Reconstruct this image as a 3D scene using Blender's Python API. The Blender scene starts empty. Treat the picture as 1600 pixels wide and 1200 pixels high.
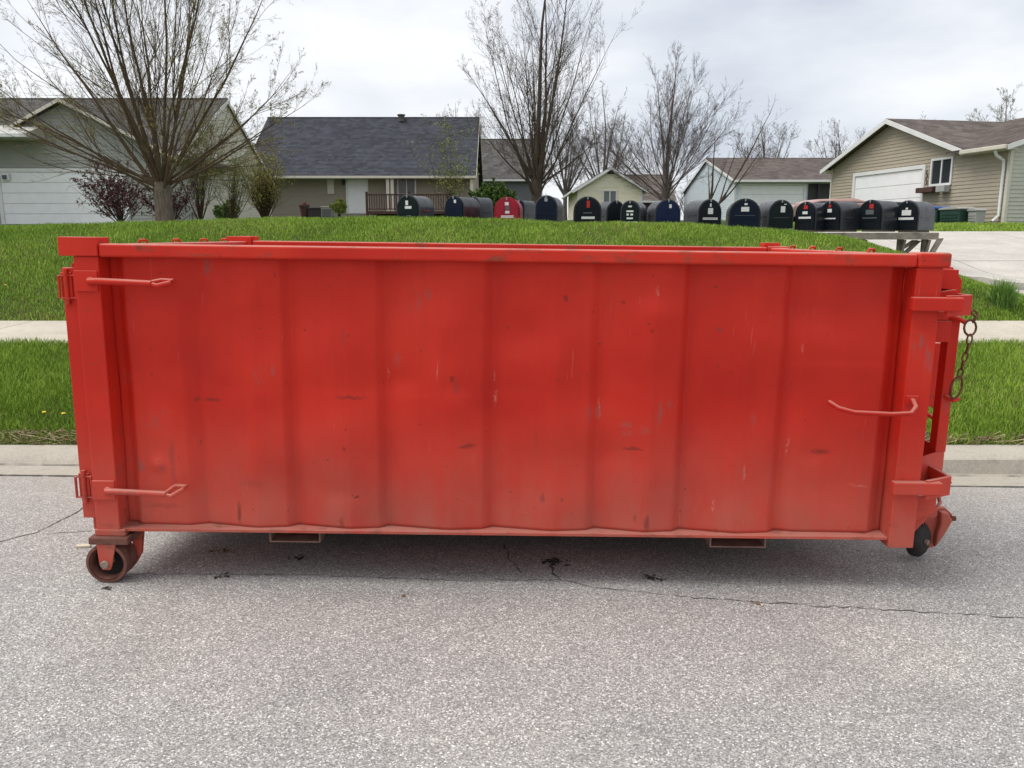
import bpy, math, random
import numpy as np
from mathutils import Vector, Matrix

scene = bpy.context.scene
COL = scene.collection
R = math.radians

# ------------------------------------------------------------------ camera
CAM_H, PITCH, FPX = 1.60, 10.5, 1250.0          # metres, degrees down, focal length in 1600-px-wide pixels
cam_data = bpy.data.cameras.new("camera")
cam_data.sensor_width = 36.0
cam_data.lens = 36.0 * FPX / 1600.0
cam_data.clip_start = 0.05
cam_data.clip_end = 3000.0
cam = bpy.data.objects.new("camera", cam_data)
COL.objects.link(cam)
cam.location = (0, 0, CAM_H)
cam.rotation_euler = (R(90 - PITCH), 0, 0)
scene.camera = cam

# ------------------------------------------------------------------ world: overcast sky
SUN_EL, SUN_AZ = R(63), R(264)                  # azimuth clockwise from +Y: to the left, high behind the cloud
world = bpy.data.worlds.new("World")
scene.world = world
world.use_nodes = True
wn, wl = world.node_tree.nodes, world.node_tree.links
wn.clear()
w_out = wn.new("ShaderNodeOutputWorld")
w_bg = wn.new("ShaderNodeBackground"); w_bg.inputs["Strength"].default_value = 0.1
w_sky = wn.new("ShaderNodeTexSky"); w_sky.sky_type = 'NISHITA'; w_sky.sun_disc = False
w_sky.sun_elevation = SUN_EL; w_sky.sun_rotation = SUN_AZ
w_co = wn.new("ShaderNodeTexCoord")
w_map = wn.new("ShaderNodeMapping"); w_map.inputs["Scale"].default_value = (1.0, 1.0, 2.6)
w_map.inputs["Location"].default_value = (0.35, 0.0, 0.2)
w_n = wn.new("ShaderNodeTexNoise"); w_n.inputs["Scale"].default_value = 2.3
w_n.inputs["Detail"].default_value = 5; w_n.inputs["Roughness"].default_value = 0.52
w_r = wn.new("ShaderNodeValToRGB")
w_r.color_ramp.elements[0].position = 0.34; w_r.color_ramp.elements[0].color = (3.35, 3.58, 4.02, 1)
w_r.color_ramp.elements[1].position = 0.62; w_r.color_ramp.elements[1].color = (5.35, 5.40, 5.48, 1)
w_mix = wn.new("ShaderNodeMixRGB"); w_mix.inputs[0].default_value = 0.93
wl.new(w_co.outputs["Generated"], w_map.inputs[0]); wl.new(w_map.outputs[0], w_n.inputs["Vector"])
wl.new(w_n.outputs["Fac"], w_r.inputs[0])
wl.new(w_sky.outputs[0], w_mix.inputs[1]); wl.new(w_r.outputs[0], w_mix.inputs[2])
wl.new(w_mix.outputs[0], w_bg.inputs[0]); wl.new(w_bg.outputs[0], w_out.inputs[0])

# ------------------------------------------------------------------ sun behind the cloud
sun_data = bpy.data.lights.new("sun", 'SUN')
sun_data.energy = 1.5; sun_data.angle = R(40); sun_data.color = (1.0, 0.96, 0.9)
sun = bpy.data.objects.new("sun", sun_data); COL.objects.link(sun)
sd = Vector((math.sin(SUN_AZ) * math.cos(SUN_EL), math.cos(SUN_AZ) * math.cos(SUN_EL), math.sin(SUN_EL)))
sun.rotation_euler = sd.to_track_quat('Z', 'Y').to_euler()
sun.location = (0, 0, 30)

scene.view_settings.view_transform = 'Standard'
scene.view_settings.look = 'None'
scene.view_settings.exposure = 0.98
scene.view_settings.gamma = 1.0
scene.view_settings.use_curve_mapping = False

# ------------------------------------------------------------------ helpers: tags, things, meshes
def tag(o, label=None, cat=None, group=None, kind=None):
    if label: o["label"] = label
    if cat: o["category"] = cat
    if group: o["group"] = group
    if kind: o["kind"] = kind
    return o

def thing(name, label, cat, loc=(0, 0, 0), rot=(0, 0, 0), group=None):
    o = bpy.data.objects.new(name, None)
    o.empty_display_size = 0.1
    COL.objects.link(o)
    o.location = loc; o.rotation_euler = rot
    return tag(o, label, cat, group)

class MB:
    """collects faces of ONE mesh"""
    def __init__(s): s.v = []; s.f = []
    def add(s, vs, fs):
        n = len(s.v); s.v += [tuple(p) for p in vs]; s.f += [tuple(i + n for i in f) for f in fs]; return s
    def box(s, x0, x1, y0, y1, z0, z1):
        return s.add([(x0,y0,z0),(x1,y0,z0),(x1,y1,z0),(x0,y1,z0),(x0,y0,z1),(x1,y0,z1),(x1,y1,z1),(x0,y1,z1)],
                     [(0,3,2,1),(4,5,6,7),(0,1,5,4),(1,2,6,5),(2,3,7,6),(3,0,4,7)])
    def prism(s, poly, axis, a, b):
        """poly: 2-D outline in the two other axes (x,y / x,z / y,z), extruded along axis from a to b"""
        n = len(poly)
        def p(q, w):
            return {'z': (q[0], q[1], w), 'y': (q[0], w, q[1]), 'x': (w, q[0], q[1])}[axis]
        vs = [p(q, a) for q in poly] + [p(q, b) for q in poly]
        fs = [tuple(range(n - 1, -1, -1)), tuple(range(n, 2 * n))]
        fs += [(i, (i + 1) % n, (i + 1) % n + n, i + n) for i in range(n)]
        return s.add(vs, fs)
    def tube(s, pts, rad, n=8, closed=False, caps=True):
        pts = [Vector(p) for p in pts]; k = len(pts)
        rad = [rad] * k if not hasattr(rad, '__len__') else rad
        vs = []; up = None
        for i, p in enumerate(pts):
            if closed: t = pts[(i + 1) % k] - pts[i - 1]
            else: t = pts[min(i + 1, k - 1)] - pts[max(i - 1, 0)]
            t.normalize()
            if up is None:
                up = Vector((0, 0, 1)) if abs(t.z) < 0.9 else Vector((1, 0, 0))
            a = up - t * up.dot(t); a.normalize(); up = a
            b = t.cross(a)
            for j in range(n):
                w = 2 * math.pi * j / n
                vs.append(p + (a * math.cos(w) + b * math.sin(w)) * rad[i])
        fs = []
        for i in range(k if closed else k - 1):
            i2 = (i + 1) % k
            for j in range(n):
                j2 = (j + 1) % n
                fs.append((i * n + j, i * n + j2, i2 * n + j2, i2 * n + j))
        if caps and not closed:
            fs.append(tuple(range(n - 1, -1, -1))); fs.append(tuple((k - 1) * n + j for j in range(n)))
        return s.add(vs, fs)
    def lathe(s, prof, axis='y', c=(0, 0, 0), n=24):
        """prof: (radius, position along the axis)"""
        vs = []
        for r, h in prof:
            for j in range(n):
                w = 2 * math.pi * j / n; ca, sa = r * math.cos(w), r * math.sin(w)
                q = {'y': (ca, h, sa), 'x': (h, ca, sa), 'z': (ca, sa, h)}[axis]
                vs.append((q[0] + c[0], q[1] + c[1], q[2] + c[2]))
        fs = []
        for i in range(len(prof) - 1):
            for j in range(n):
                j2 = (j + 1) % n
                fs.append((i * n + j, i * n + j2, (i + 1) * n + j2, (i + 1) * n + j))
        return s.add(vs, fs)
    def rot(s, ang, axis, c):
        m = Matrix.Rotation(ang, 3, axis); c = Vector(c)
        s.v = [tuple(m @ (Vector(p) - c) + c) for p in s.v]; return s
    def build(s, name, m, parent=None, bevel=0, smooth=False, seg=2):
        me = bpy.data.meshes.new(name)
        me.from_pydata(s.v, [], s.f); me.update()
        o = bpy.data.objects.new(name, me); COL.objects.link(o)
        if m: me.materials.append(MAT[m] if isinstance(m, str) else m)
        if parent: o.parent = parent
        fix_normals(me)
        if smooth:
            me.shade_smooth()
            if smooth != 2: me.set_sharp_from_angle(angle=R(40))
        if bevel:
            b = o.modifiers.new("bevel", 'BEVEL'); b.width = bevel; b.segments = seg; b.limit_method = 'ANGLE'
            b.angle_limit = R(35)
        return o

import bmesh
def fix_normals(me):
    bm = bmesh.new(); bm.from_mesh(me)
    bmesh.ops.recalc_face_normals(bm, faces=bm.faces[:])
    bm.to_mesh(me); bm.free()

def np_mesh(name, V, F4=None, F3=None, mat=None, parent=None, smooth=False, attrs=None):
    """large meshes from numpy arrays: quads F4 (n,4) and/or triangles F3 (n,3)"""
    V = np.ascontiguousarray(V, dtype=np.float32)
    parts, starts, tot = [], [], 0
    n4 = 0 if F4 is None else len(F4); n3 = 0 if F3 is None else len(F3)
    loops = np.concatenate([a.reshape(-1) for a in (F4, F3) if a is not None]).astype(np.int32)
    st = np.concatenate([np.arange(n4) * 4, n4 * 4 + np.arange(n3) * 3]).astype(np.int32)
    me = bpy.data.meshes.new(name)
    me.vertices.add(len(V)); me.vertices.foreach_set("co", V.reshape(-1))
    me.loops.add(len(loops)); me.loops.foreach_set("vertex_index", loops)
    me.polygons.add(n4 + n3); me.polygons.foreach_set("loop_start", st)
    if attrs:
        for k, a in attrs.items():
            at = me.attributes.new(k, 'FLOAT', 'POINT'); at.data.foreach_set("value", np.ascontiguousarray(a, dtype=np.float32))
    me.update(calc_edges=True); me.validate()
    if smooth: me.shade_smooth()
    if mat: me.materials.append(MAT[mat] if isinstance(mat, str) else mat)
    o = bpy.data.objects.new(name, me); COL.objects.link(o)
    if parent: o.parent = parent
    return o

# ------------------------------------------------------------------ materials
MAT = {}
class NT:
    """small wrapper to write node trees briefly"""
    def __init__(s, name, rough=0.6, metal=0.0, spec=0.4):
        m = bpy.data.materials.new(name); m.use_nodes = True
        MAT[name] = m; s.m = m; s.n = m.node_tree.nodes; s.l = m.node_tree.links
        s.b = s.n["Principled BSDF"]
        s.b.inputs["Roughness"].default_value = rough; s.b.inputs["Metallic"].default_value = metal
        s.b.inputs["Specular IOR Level"].default_value = spec
    def node(s, t, **kw):
        x = s.n.new(t)
        for k, v in kw.items(): setattr(x, k, v)
        return x
    def coord(s, kind="Object", scale=(1, 1, 1), loc=(0, 0, 0), rot=(0, 0, 0)):
        c = s.node("ShaderNodeTexCoord"); mp = s.node("ShaderNodeMapping")
        mp.inputs["Scale"].default_value = scale; mp.inputs["Location"].default_value = loc; mp.inputs["Rotation"].default_value = rot
        s.l.new(c.outputs[kind], mp.inputs[0]); return mp.outputs[0]
    def pos(s, scale=(1, 1, 1)):
        g = s.node("ShaderNodeNewGeometry"); mp = s.node("ShaderNodeMapping"); mp.inputs["Scale"].default_value = scale
        s.l.new(g.outputs["Position"], mp.inputs[0]); return mp.outputs[0]
    def noise(s, vec, scale, detail=3, rough=0.55, dist=0.0):
        x = s.node("ShaderNodeTexNoise"); x.inputs["Scale"].default_value = scale; x.inputs["Detail"].default_value = detail
        x.inputs["Roughness"].default_value = rough; x.inputs["Distortion"].default_value = dist
        s.l.new(vec, x.inputs["Vector"]); return x.outputs["Fac"]
    def voro(s, vec, scale, out="Color"):
        x = s.node("ShaderNodeTexVoronoi"); x.inputs["Scale"].default_value = scale
        s.l.new(vec, x.inputs["Vector"]); return x.outputs[out]
    def ramp(s, fac, stops, interp='LINEAR'):
        x = s.node("ShaderNodeValToRGB"); e = x.color_ramp.elements; x.color_ramp.interpolation = interp
        while len(e) < len(stops): e.new(0.5)
        for i, (p, c) in enumerate(stops):
            e[i].position = p
            e[i].color = (c, c, c, 1) if not hasattr(c, '__len__') else (*c, 1)
        s.l.new(fac, x.inputs[0]); return x.outputs[0]
    def mix(s, fac, a, b, mode='MIX'):
        x = s.node("ShaderNodeMixRGB", blend_type=mode)
        for i, v in enumerate((fac, a, b)):
            if isinstance(v, bpy.types.NodeSocket): s.l.new(v, x.inputs[i])
            elif i == 0: x.inputs[0].default_value = v
            else: x.inputs[i].default_value = (*v, 1) if hasattr(v, '__len__') else (v, v, v, 1)
        return x.outputs[0]
    def math(s, op, a, b=0.0, clamp=False):
        x = s.node("ShaderNodeMath", operation=op); x.use_clamp = clamp
        for i, v in enumerate((a, b)):
            if isinstance(v, bpy.types.NodeSocket): s.l.new(v, x.inputs[i])
            else: x.inputs[i].default_value = v
        return x.outputs[0]
    def sep(s, vec, axis):
        x = s.node("ShaderNodeSeparateXYZ"); s.l.new(vec, x.inputs[0]); return x.outputs[axis]
    def col(s, c):
        if isinstance(c, bpy.types.NodeSocket): s.l.new(c, s.b.inputs["Base Color"])
        else: s.b.inputs["Base Color"].default_value = (*c, 1)
        return s
    def rough(s, c): s.l.new(c, s.b.inputs["Roughness"]); return s
    def bump(s, h, strength=0.3, dist=0.01):
        x = s.node("ShaderNodeBump"); x.inputs["Strength"].default_value = strength; x.inputs["Distance"].default_value = dist
        s.l.new(h, x.inputs["Height"]); s.l.new(x.outputs[0], s.b.inputs["Normal"]); return s

def flat(name, c, rough=0.6, metal=0.0, var=0.12, scale=3.0, spec=0.4, bump=0.0, bscale=40):
    """a plain colour with mild weathering"""
    t = NT(name, rough, metal, spec); v = t.coord()
    f = t.noise(v, scale, 4)
    lo = tuple(x * (1 - var) for x in c); hi = tuple(min(1, x * (1 + var)) for x in c)
    t.col(t.ramp(f, [(0.3, lo), (0.7, hi)]))
    if bump: t.bump(t.noise(v, bscale, 3), bump, 0.004)
    return t

# -- dumpster paint: faded red, dusty towards the bottom rail, rust flecks, scuffs
MARKS = []      # (photo x, photo y, half width, half height in photo pixels, colour, strength) of stains and scrapes on the near side
for q in [(325, 626, 16, 3, 'd', .8), (300, 624, 5, 5, 'd', .7), (545, 621, 24, 3, 'd', .8), (728, 697, 14, 4, 'd', .85), (985, 702, 16, 3, 'd', .8), (1282, 707, 14, 5, 'd', .85), (264, 712, 6, 24, 's', .55), (268, 745, 5, 18, 's', .45),
          (373, 802, 4, 18, 'd', .9), (534, 815, 4, 10, 'd', .7), (1009, 815, 4, 14, 'd', .8), (990, 808, 3, 9, 's', .7), (976, 664, 11, 7, 'g', .55), (1002, 672, 12, 7, 'g', .5), (978, 678, 9, 5, 'g', .5), (615, 562, 6, 14, 'g', .5), (1173, 655, 5, 12, 'g', .45),
          (878, 466, 4, 5, 'd', .9), (968, 473, 3, 4, 'd', .7), (1012, 518, 3, 4, 'd', .8), (702, 592, 5, 5, 'd', .8), (710, 606, 7, 12, 's', .55), (536, 700, 3, 4, 'd', .8), (846, 778, 4, 7, 's', .9), (877, 780, 3, 5, 's', .8), (532, 525, 6, 18, 's', .35),
          (1120, 515, 5, 4, 's', .8), (250, 792, 30, 4, 's', .45), (395, 755, 22, 8, 's', .3), (770, 625, 2, 14, 'l', .7), (768, 590, 1.5, 8, 'l', .6), (934, 640, 2, 16, 'l', .6), (1230, 700, 2, 16, 'l', .55), (1160, 738, 2, 14, 'l', .5), (1250, 545, 2, 9, 'l', .5), (1020, 455, 2, 8, 'l', .5), (600, 585, 2, 10, 'l', .5), (1113, 790, 2, 12, 'l', .6), (1340, 760, 16, 2, 'l', .4)]:
    MARKS.append(q)
def paint_marks(t, v, base):
    nz = t.node('ShaderNodeTexNoise'); nz.inputs['Scale'].default_value = 28; nz.inputs['Detail'].default_value = 4; t.l.new(v, nz.inputs['Vector'])
    off = t.node('ShaderNodeVectorMath', operation='MULTIPLY_ADD'); t.l.new(nz.outputs['Color'], off.inputs[0]); off.inputs[1].default_value = (.03, 0, .03); t.l.new(v, off.inputs[2])
    vv = off.outputs[0]; br = t.ramp(t.noise(v, 75, 3, 0.6), [(0.38, 0.0), (0.58, 1.0)])
    cols = {'d': (0.075, 0.022, 0.018), 's': (0.19, 0.05, 0.04), 'g': (0.20, 0.13, 0.125), 'l': (0.66, 0.30, 0.24)}
    for px, py, hw, hh_, ck, stg in MARKS:
        de = R(PITCH) + math.atan((py - 600) / FPX); z = CAM_H - 3.53 * math.tan(de); k = (3.53 * math.cos(R(PITCH)) + (CAM_H - z) * math.sin(R(PITCH))) / FPX
        x = (px - 800) * k; zl = z + .0125 * x
        mp = t.node('ShaderNodeMapping'); mp.inputs['Scale'].default_value = (1 / (hw * k * 1.25), 0, 1 / (hh_ * k * 1.25))
        mp.inputs['Location'].default_value = (-(x + .015) / (hw * k * 1.25), 0, -(zl + .015) / (hh_ * k * 1.25)); t.l.new(vv, mp.inputs[0])
        ln = t.node('ShaderNodeVectorMath', operation='LENGTH'); t.l.new(mp.outputs[0], ln.inputs[0])
        f = t.ramp(ln.outputs['Value'], [(0.35, 1.0), (1.0, 0.0)])
        if ck in 'gl': f = t.math('MULTIPLY', f, br)
        base = t.mix(t.math('MULTIPLY', f, stg * .62), base, cols[ck])
    return base
def red_paint(name, dust=1.0, rust=0.0, tint=1.0, marks=False):
    t = NT(name, 0.5, 0.0, 0.22); v = t.coord()
    big = t.noise(v, 1.6, 3, 0.5)
    base = t.ramp(big, [(0.32, (0.49*tint, 0.019*tint, 0.011*tint)), (0.5, (0.58*tint, 0.027*tint, 0.014*tint)), (0.68, (0.65*tint, 0.038*tint, 0.020*tint))])
    # vertical run-off streaks
    st = t.noise(t.coord(scale=(9, 9, 0.5)), 2.0, 4, 0.6)
    base = t.mix(t.math('MULTIPLY', t.ramp(st, [(0.52, 0.0), (0.75, 1.0)]), 0.16), base, (0.33, 0.018, 0.014))
    # road dust film, thicker near the bottom
    z = t.sep(v, 2)
    d = t.math('SUBTRACT', 1.0, t.math('DIVIDE', t.math('SUBTRACT', z, 0.22), 0.62), True)
    d = t.math('POWER', d, 1.25)
    dn = t.noise(t.coord(scale=(3, 3, 1.4)), 2.2, 6, 0.65)
    d = t.math('MULTIPLY', d, t.ramp(dn, [(0.25, 0.35), (0.7, 1.0)]))
    d = t.math('MULTIPLY', d, 0.80 * dust, True)
    base = t.mix(d, base, (0.41, 0.145, 0.105))
    # chips / dark flecks
    fl = t.noise(v, 42, 2, 0.5)
    base = t.mix(t.math('MULTIPLY', t.ramp(fl, [(0.735, 0.0), (0.77, 1.0)]), 0.8), base, (0.10, 0.03, 0.022))
    # dull grey scuffs in sparse patches
    sc = t.math('MULTIPLY', t.ramp(t.noise(v, 3.2, 2), [(0.64, 0.0), (0.72, 1.0)]), t.ramp(t.noise(t.coord(scale=(60, 60, 14)), 1.0, 3), [(0.5, 0.0), (0.62, 1.0)]))
    base = t.mix(t.math('MULTIPLY', sc, 0.6), base, (0.23, 0.10, 0.09))
    # fine light scratches
    s2 = t.noise(t.coord(scale=(90, 90, 4), rot=(0, 0.5, 0)), 1.0, 2)
    base = t.mix(t.math('MULTIPLY', t.math('MULTIPLY', t.ramp(s2, [(0.70, 0.0), (0.74, 1.0)]), t.ramp(t.noise(v, 2.1, 2), [(0.5, 0.0), (0.65, 1.0)])), 0.4), base, (0.62, 0.25, 0.2))
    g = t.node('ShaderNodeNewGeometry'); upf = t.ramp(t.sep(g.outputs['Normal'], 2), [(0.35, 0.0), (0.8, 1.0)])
    base = t.mix(t.math('MULTIPLY', upf, t.ramp(dn, [(0.2, 0.5), (0.6, 0.85)])), base, (0.46, 0.21, 0.165))     # dust on ledges; also paints in the sky's reflection along the rim tops
    if rust:
        rn = t.noise(t.coord(scale=(1, 1, 2.2)), 7, 6, 0.7)
        base = t.mix(t.math('MULTIPLY', t.ramp(rn, [(0.60 - 0.2 * rust, 0.0), (0.72 - 0.15 * rust, 1.0)]), 0.65), base,
                     t.ramp(t.noise(v, 30, 4), [(0.3, (0.10, 0.04, 0.028)), (0.7, (0.20, 0.085, 0.05))]))
    if marks: base = paint_marks(t, v, base)
    t.col(base)
    t.rough(t.ramp(t.noise(v, 5, 4), [(0.3, 0.4), (0.7, 0.62)]))
    t.bump(t.math('ADD', t.noise(v, 3.0, 3), t.math('MULTIPLY', t.noise(v, 90, 2), 0.03)), 0.25, 0.012)
    return t
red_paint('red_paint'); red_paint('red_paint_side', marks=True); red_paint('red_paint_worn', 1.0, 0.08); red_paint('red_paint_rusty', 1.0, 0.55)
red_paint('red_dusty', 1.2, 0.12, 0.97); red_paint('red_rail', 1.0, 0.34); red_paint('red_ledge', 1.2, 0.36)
flat('rust_red', (0.155, 0.062, 0.045), 0.8, 0, 0.4, 22, bump=0.3); flat('rust_tan', (0.21, 0.13, 0.10), 0.8, 0, 0.3, 12)
flat('rust_chain', (0.15, 0.06, 0.035), 0.8, 0.2, 0.4, 30)
flat('rubber', (0.024, 0.020, 0.018), 0.75, 0, 0.4, 20, bump=0.3)
flat('hollow_shade', (0.02, 0.016, 0.014), 0.9, 0, 0.3)
flat('bolt_steel', (0.24, 0.18, 0.14), 0.55, 0.0, 0.3, 30)

# -- asphalt: pale worn aggregate
t = NT('asphalt', 0.88, 0, 0.25); p = t.pos()
cell = t.sep(t.voro(p, 190), 0)
fine = t.noise(p, 260, 2, 0.6)
c = t.ramp(cell, [(0.0, (0.20, 0.196, 0.19)), (0.45, (0.37, 0.362, 0.35)), (0.80, (0.50, 0.49, 0.475)), (0.92, (0.66, 0.65, 0.63)), (1.0, (0.95, 0.94, 0.92))])
c = t.mix(t.ramp(fine, [(0.35, 0.6), (0.52, 0.0)]), c, (0.12, 0.118, 0.115))
pat = t.noise(p, 0.8, 5, 0.6)
c = t.mix(1.0, c, t.ramp(pat, [(0.3, (0.86, 0.86, 0.87)), (0.7, (1.08, 1.06, 1.03))]), 'MULTIPLY')
tone = t.noise(p, 7, 5, 0.65)
c = t.mix(1.0, c, t.ramp(tone, [(0.3, 0.94), (0.7, 1.05)]), 'MULTIPLY')
c = t.mix(t.math('MULTIPLY', t.ramp(t.noise(p, 1.15, 4, 0.6, 0.6), [(0.56, 0.0), (0.70, 1.0)]), 0.22), c, (0.15, 0.145, 0.14))
spot = t.noise(p, 16, 2)
c = t.mix(t.ramp(spot, [(0.775, 0.0), (0.80, 0.7)]), c, (0.05, 0.047, 0.043))
dirt = t.math('MULTIPLY', t.ramp(t.math('DIVIDE', t.sep(p, 1), 6.0), [(0.70, 0.0), (0.88, 1.0)]), t.ramp(t.noise(p, 2.2, 5, 0.65), [(0.3, 0.15), (0.7, 0.55)]))
c = t.mix(dirt, c, (0.40, 0.345, 0.28))
t.col(c); t.bump(t.math('ADD', cell, t.math('MULTIPLY', fine, 1.2)), 0.55, 0.004)
flat('crack_tar', (0.10, 0.096, 0.09), 0.9, 0, 0.4, 60)

# -- concrete
def concrete(name, c, warm=1.0):
    t = NT(name, 0.85, 0, 0.25); p = t.pos()
    a = t.noise(p, 1.3, 5, 0.6); b = t.noise(p, 60, 3, 0.6); e = t.noise(p, 9, 5, 0.7)
    col = t.ramp(a, [(0.3, tuple(x * 0.86 for x in c)), (0.7, tuple(x * 1.1 for x in c))])
    col = t.mix(1.0, col, t.ramp(b, [(0.3, 0.84), (0.7, 1.1)]), 'MULTIPLY')
    col = t.mix(t.ramp(e, [(0.52, 0.0), (0.78, 0.6)]), col, tuple(x * 0.55 for x in c))
    t.col(col); t.bump(b, 0.3, 0.003)
concrete('concrete', (0.50, 0.45, 0.375)); concrete('kerb_concrete', (0.41, 0.375, 0.315)); concrete('drive_concrete', (0.50, 0.47, 0.425))

# -- lawn soil/turf under the blades and the blades themselves
t = NT('turf', 0.95, 0, 0.1); p = t.pos()
c = t.ramp(t.noise(p, 9, 6, 0.7), [(0.3, (0.030, 0.050, 0.010)), (0.55, (0.055, 0.095, 0.018)), (0.75, (0.10, 0.115, 0.035))])
t.col(c); t.bump(t.noise(p, 60, 4, 0.7), 0.6, 0.02)
def grass_mat(name, ramp):
    t = NT(name, 0.6, 0, 0.25)
    a = t.node("ShaderNodeAttribute"); a.attribute_name = "tone"
    t.col(t.ramp(a.outputs["Fac"], ramp))
    t.b.inputs["Subsurface Weight"].default_value = 0.0
grass_mat('grass_blade', [(0.0, (0.34, 0.27, 0.14)), (0.10, (0.22, 0.21, 0.06)), (0.2, (0.070, 0.135, 0.010)), (0.55, (0.16, 0.275, 0.024)), (1.0, (0.33, 0.47, 0.065))])
grass_mat('dead_grass', [(0.0, (0.10, 0.075, 0.045)), (0.5, (0.24, 0.18, 0.10)), (1.0, (0.45, 0.36, 0.22))])
grass_mat('reed_blade', [(0.0, (0.08, 0.17, 0.03)), (1.0, (0.26, 0.42, 0.10))])

# -- house materials
def siding(name, c):
    t = NT(name, 0.6, 0, 0.3); v = t.coord(scale=(0.6, 0.6, 3))
    t.col(t.ramp(t.noise(v, 2.5, 4, 0.6), [(0.3, tuple(x * 0.9 for x in c)), (0.7, tuple(x * 1.06 for x in c))]))
siding('siding_grey', (0.34, 0.345, 0.315)); siding('siding_cream', (0.62, 0.59, 0.50)); siding('siding_tan', (0.33, 0.285, 0.225))
siding('siding_beige', (0.43, 0.375, 0.29)); siding('siding_yellow', (0.84, 0.77, 0.62)); siding('siding_blue', (0.58, 0.65, 0.70))
siding('siding_slate', (0.17, 0.175, 0.185)); siding('siding_beige_lit', (0.52, 0.52, 0.44))
flat('white_paint', (0.74, 0.74, 0.73), 0.5, 0, 0.05); flat('cream_trim', (0.62, 0.58, 0.49), 0.5, 0, 0.06)
flat('door_white', (0.87, 0.87, 0.88), 0.45, 0, 0.04); flat('soffit', (0.42, 0.41, 0.38), 0.6, 0, 0.05)
def shingle(name, c):
    t = NT(name, 0.9, 0, 0.2); v = t.coord()
    a = t.sep(t.voro(t.coord(scale=(3.0, 3.0, 7.0)), 1.0), 0)
    n = t.noise(v, 22, 3, 0.7); b = t.noise(v, 0.6, 4)
    col = t.ramp(a, [(0.0, tuple(x * 0.72 for x in c)), (1.0, tuple(x * 1.3 for x in c))])
    col = t.mix(1.0, col, t.ramp(n, [(0.3, 0.72), (0.7, 1.22)]), 'MULTIPLY')
    col = t.mix(1.0, col, t.ramp(b, [(0.3, 0.88), (0.7, 1.1)]), 'MULTIPLY')
    t.col(col); t.bump(n, 0.4, 0.01)
shingle('shingle_charcoal', (0.050, 0.053, 0.066)); shingle('shingle_grey', (0.105, 0.10, 0.095)); shingle('shingle_brown', (0.155, 0.13, 0.118))
t = NT('window_glass', 0.06, 0, 0.5); t.col((0.035, 0.04, 0.045))
t = NT('curtain_glass', 0.12, 0, 0.5); t.col((0.16, 0.17, 0.18))
flat('dark_brown_wood', (0.075, 0.035, 0.028), 0.7, 0, 0.25, 6); flat('grey_wood', (0.27, 0.235, 0.195), 0.85, 0, 0.3, 9, bump=0.4)
flat('dark_plastic', (0.03, 0.028, 0.027), 0.5, 0, 0.2); flat('green_plastic', (0.022, 0.06, 0.045), 0.5, 0, 0.2)
flat('blue_plastic', (0.02, 0.10, 0.36), 0.45, 0, 0.15); flat('grey_plastic', (0.36, 0.36, 0.34), 0.5, 0, 0.1)
flat('utility_grey', (0.26, 0.27, 0.27), 0.5, 0.2, 0.1); flat('porch_shade', (0.05, 0.05, 0.048), 0.8, 0, 0.2)
# -- mailbox enamel
def enamel(name, c, rough=0.30, spec=0.5):
    t = NT(name, rough, 0, spec); v = t.coord()
    col = t.ramp(t.noise(v, 6, 4), [(0.3, tuple(x * 0.8 for x in c)), (0.7, tuple(x * 1.25 for x in c))])
    col = t.mix(t.ramp(t.noise(v, 40, 3), [(0.66, 0.0), (0.74, 0.5)]), col, tuple(0.5 * x + 0.06 for x in c))
    t.col(col); t.rough(t.ramp(t.noise(v, 9, 4), [(0.3, rough - 0.08), (0.7, rough + 0.16)]))
enamel('box_black', (0.012, 0.015, 0.020)); enamel('door_black', (0.008, 0.011, 0.015), .4, .12); enamel('box_navy', (0.007, 0.012, 0.026), .4, .12); enamel('box_blue', (0.009, 0.018, 0.055), .4, .12)
enamel('box_green_black', (0.008, 0.014, 0.015), .4, .12); enamel('box_red', (0.30, 0.008, 0.024), .35, .3); enamel('box_grey', (0.045, 0.050, 0.056), 0.34)
flat('sticker_white', (0.70, 0.70, 0.69), 0.6, 0, 0.12, 60); flat('sticker_faint', (0.10, 0.115, 0.125), 0.6, 0, 0.2, 60)
flat('flag_red', (0.45, 0.02, 0.02), 0.5, 0, 0.1); flat('latch_steel', (0.35, 0.36, 0.37), 0.4, 0.6, 0.1)
flat('car_paint', (0.40, 0.26, 0.23), 0.45, 0, 0.08); flat('car_black', (0.02, 0.02, 0.02), 0.6)
# -- bark, buds, leaves
def bark(name, c):
    t = NT(name, 0.92, 0, 0.15); v = t.coord(scale=(8, 8, 1.6))
    f = t.noise(v, 3, 5, 0.65)
    t.col(t.ramp(f, [(0.3, tuple(x * 0.55 for x in c)), (0.7, tuple(x * 1.3 for x in c))])); t.bump(f, 0.6, 0.03)
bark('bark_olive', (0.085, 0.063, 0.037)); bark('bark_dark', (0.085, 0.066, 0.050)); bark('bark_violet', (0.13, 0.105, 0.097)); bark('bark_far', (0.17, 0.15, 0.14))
bark('bark_trunk', (0.13, 0.11, 0.085))
def leaf(name, a, b):
    t = NT(name, 0.6, 0, 0.25); v = t.pos()
    t.col(t.ramp(t.noise(v, 3.5, 3), [(0.3, a), (0.7, b)]))
leaf('bud_olive', (0.20, 0.175, 0.045), (0.33, 0.29, 0.085)); leaf('bud_green', (0.15, 0.19, 0.035), (0.27, 0.30, 0.07))
leaf('bud_yellow', (0.27, 0.25, 0.06), (0.42, 0.38, 0.11)); leaf('leaf_plum', (0.055, 0.016, 0.022), (0.12, 0.032, 0.035))
leaf('bud_brown', (0.16, 0.10, 0.07), (0.22, 0.16, 0.12)); leaf('bud_pale', (0.36, 0.38, 0.24), (0.48, 0.50, 0.34))
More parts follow.
